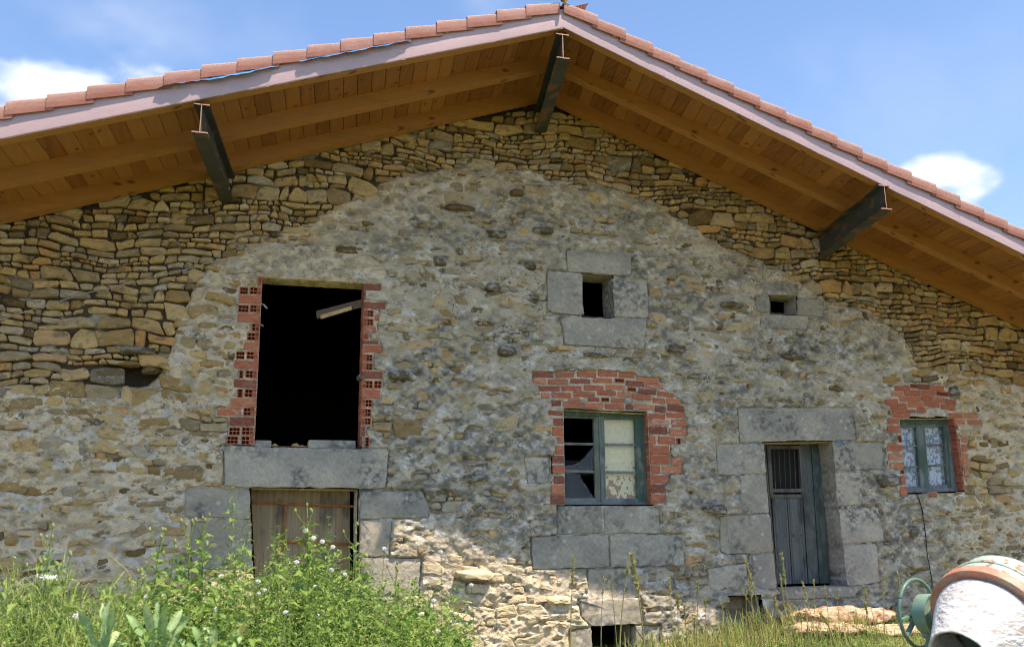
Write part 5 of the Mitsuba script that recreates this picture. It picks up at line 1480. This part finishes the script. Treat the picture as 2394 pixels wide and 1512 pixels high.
def grass(n, x0, x1, y0, y1, h0, h1, dryness, tone, wmul=1.0, dens=None):
    x_, y_ = prng.uniform(x0, x1, n), prng.uniform(y0, y1, n)
    if dens is not None:
        kp = prng.random(n) < dens(x_, y_)
        x_, y_ = x_[kp], y_[kp]
        n = len(x_)
    z_ = ground_z(x_, y_)
    cl = meshkit.fbm(np.stack([x_ * 2.2, y_ * 2.2, 0 * x_], -1), 3, 31)
    h_ = prng.uniform(h0, h1, n) * (0.35 + 1.2 * cl)
    az = prng.uniform(0, 2 * np.pi, n)
    b_ = h_ * prng.uniform(0.1, 0.7, n)
    w_ = np.clip(h_ * 0.02, 0.003, 0.007) * wmul
    base = np.c_[x_, y_, z_ - 0.01]
    d_ = np.c_[np.cos(az), np.sin(az), 0 * az]
    s_ = np.c_[-np.sin(az), np.cos(az), 0 * az] * w_[:, None]
    up = np.array([0, 0, 1.0])
    m1 = base + up * (h_ * 0.55)[:, None] + d_ * (b_ * 0.25)[:, None]
    tp = base + up * h_[:, None] * 0.95 + d_ * b_[:, None]
    v = np.stack([base - s_, base + s_, m1 - s_ * 0.7, m1 + s_ * 0.7, tp], 1).reshape(-1, 3)
    k = np.arange(n)[:, None] * 5
    f = np.vstack([k + [0, 1, 3], k + [0, 3, 2], k + [2, 3, 4]])
    tn_ = np.clip(prng.normal(tone, 0.2, n) + (cl - 0.5) * 0.5, 0, 1)
    dr__ = np.clip(prng.random(n) ** 2 * dryness * 1.6 + (cl - 0.5) * dryness, 0, 1)
    G.add(v, f, np.repeat(np.c_[tn_, dr__], 5, axis=0))


grass(30000, 1.0, 9.5, -4.6, 0.05, 0.03, 0.12, 0.55, 0.75)
grass(1700, 4.2, 7.0, -1.5, -0.1, 0.12, 0.32, 0.9, 0.7)
grass(14000, -3.5, 2.0, -7.5, -1.0, 0.10, 0.27, 0.25, 0.6)
grass(1500, 2.0, 3.8, -3.0, -0.4, 0.12, 0.30, 0.5, 0.7)
grass(14000, 2.0, 9.0, -8.0, -4.5, 0.05, 0.14, 0.3, 0.55)
grass(4000, 4.9, 8.6, -3.0, -0.9, 0.04, 0.12, 0.2, 0.8, 1.4)
n_ = 9000
x_, y_ = prng.uniform(1.6, 9.0, n_), prng.uniform(-4.2, -0.15, n_)
kp = meshkit.fbm(np.stack([x_ * 1.8, y_ * 1.8, 0 * x_], -1), 3, 77) > 0.47
x_, y_ = x_[kp], y_[kp]
n_ = len(x_)
az = prng.uniform(0, 2 * np.pi, n_)
v, f, uv = leaf_blades(np.c_[x_, y_, ground_z(x_, y_) + prng.uniform(0.0, 0.14, n_)], np.c_[np.cos(az), np.sin(az), prng.uniform(0, 0.8, n_)], prng.uniform(0.025, 0.065, n_), prng.uniform(0.012, 0.03, n_), np.full(n_, 0.25), prng.uniform(0.3, 1.0, n_), np.zeros(n_))
G.add(v, f, uv)
G.build('grass', 'leaf')
tag('grass', 'rough mixed green and straw coloured grass on the slope', 'grass', kind='stuff')


def stalk(key, tip, lean, L_head, label, y_, dens=26, group=None, thick=1.0):
    """A tall seeding grass: a thin bent culm and a narrow head of husks."""
    tip = at_depth(tip, y_)
    base = np.array([tip[0] - lean, tip[1] + prng.normal(0, 0.05), float(ground_z(tip[0] - lean, tip[1]))])
    t = np.linspace(0, 1, 16)
    mid = (base + tip) / 2 + np.array([-lean * 0.35, 0, 0.05])
    path = base * ((1 - t) ** 2)[:, None] + 2 * mid * (t * (1 - t))[:, None] + tip * (t ** 2)[:, None]
    MB().add(*tube(path, np.linspace(0.006, 0.0025, 16) * thick, 4), (0.85, 0.65)).build(key + '__culm', 'leaf', True)
    Lt = np.linalg.norm(tip - base)
    tt = prng.uniform(max(0, 1 - L_head / Lt), 1.0, dens)
    P_ = base * ((1 - tt) ** 2)[:, None] + 2 * mid * (tt * (1 - tt))[:, None] + tip * (tt ** 2)[:, None]
    dv = (tip - mid) / np.linalg.norm(tip - mid) + prng.normal(0, 0.33, (dens, 3))
    v, f, uv = leaf_blades(P_, dv, prng.uniform(0.024, 0.045, dens) * thick, np.full(dens, 0.013) * thick, np.full(dens, 0.1), np.full(dens, 0.9), prng.uniform(0.5, 0.95, dens))
    MB().add(v, f, uv).build(key + '__seed_head', 'leaf')
    tag(key, label, 'grass stalk', group)


straws = {}
for tip, y_, lean, hd, th, lb in (((3.142,1.459), -1.6, 0.06, 0.30, 1.2, 'tall pale grass stalk bending right, before the sunlit stones'), ((3.936,1.452), -1.2, -0.10, 0.42, 1.9, 'thickest seeding grass head, before the wall under the window'), ((3.569,1.236), -1.3, 0.08, 0.18, 1.0, None),
                              ((3.604,1.213), -1.4, -0.05, 0.14, 1.0, None), ((3.714,1.334), -1.6, 0.14, 0.1, 1.6, None), ((4.635,1.170), -1.3, 0.0, 0.16, 1.1, None), ((4.765,0.996), -1.2, 0.02, 0.12, 1.0, None), ((4.937,1.392), -1.8, -0.16, 0.36, 1.2, 'long leaning grass stalk before the left door jamb'),
                              ((5.359,1.455), -1.8, -0.05, 0.34, 1.2, 'tallest grass stalk before the door'), ((5.442,1.233), -1.6, -0.02, 0.2, 1.1, None), ((5.032,1.155), -1.6, 0.02, 0.2, 1.0, None), ((5.084,1.179), -1.6, 0.0, 0.2, 1.0, None), ((5.766,1.152), -1.5, -0.06, 0.2, 1.1, None),
                              ((6.046,1.102), -1.5, 0.01, 0.12, 1.0, None), ((6.190,1.054), -1.5, 0.03, 0.1, 1.0, None), ((6.455,1.096), -1.6, -0.08, 0.22, 1.0, None), ((6.598,1.247), -2.0, -0.02, 0.24, 1.0, None), ((6.576,1.198), -1.8, 0.08, 0.22, 1.0, None), ((4.353,1.225), -1.2, 0.02, 0.2, 1.0, None),
                              ((4.442,1.048), -1.2, 0.01, 0.2, 1.3, None), ((4.509,0.915), -1.2, -0.03, 0.15, 1.1, None), ((4.858,0.960), -1.4, 0.03, 0.15, 1.0, None)):
    key = free('grass_stalk')
    stalk(key, tip, lean, hd, lb or '', y_, int(260 * hd + 10), None if lb else 'seeding grass stalks before the wall', th)
    if not lb:
        straws[key] = at_depth(tip, y_)
for k_ in range(16):
    x_, y_ = prng.uniform(4.5, 6.9), prng.uniform(-2.2, -0.5)
    tip = (x_, float(ground_z(x_, y_)) + prng.uniform(0.28, 0.62))
    key = free('grass_stalk')
    hd = prng.uniform(0.10, 0.22)
    stalk(key, tip, prng.normal(0, 0.07), hd, '', y_, int(260 * hd + 10), 'seeding grass stalks before the wall', prng.uniform(0.8, 1.3))
    straws[key] = at_depth(tip, y_)
number_by_place(straws, 'straw coloured seeding grass stalk before the wall, %s from the left of the plain ones')
# long stems crossing before the low vent
mb = MB()
for a_, b_, y_ in (((4.826,1.265), (5.162,0.675), -1.7), ((-0.757,1.554), (-0.601,1.383), -4.6), ((-0.594,1.434), (-0.619,1.318), -4.7)):
    key = 'dry_stem'
    key = MB().add(*tube([at_depth(a_, y_), (at_depth(a_, y_) + at_depth(b_, y_)) / 2 + [0.01, 0, 0.01], at_depth(b_, y_), at_depth(b_, y_) * [1, 1, 0] + [0, 0, float(ground_z(b_[0], y_))]], 0.003, 4), (0.9, 0.9)).build(key, 'leaf', True)
    tag(key, ['long dry stem leaning across the low opening left of the door', 'dry straw stem sloping at the left of the leafy thistles', 'short dry stem among the grasses at the left'][0 if y_ > -2 else (1 if y_ == -4.6 else 2)], 'stem')
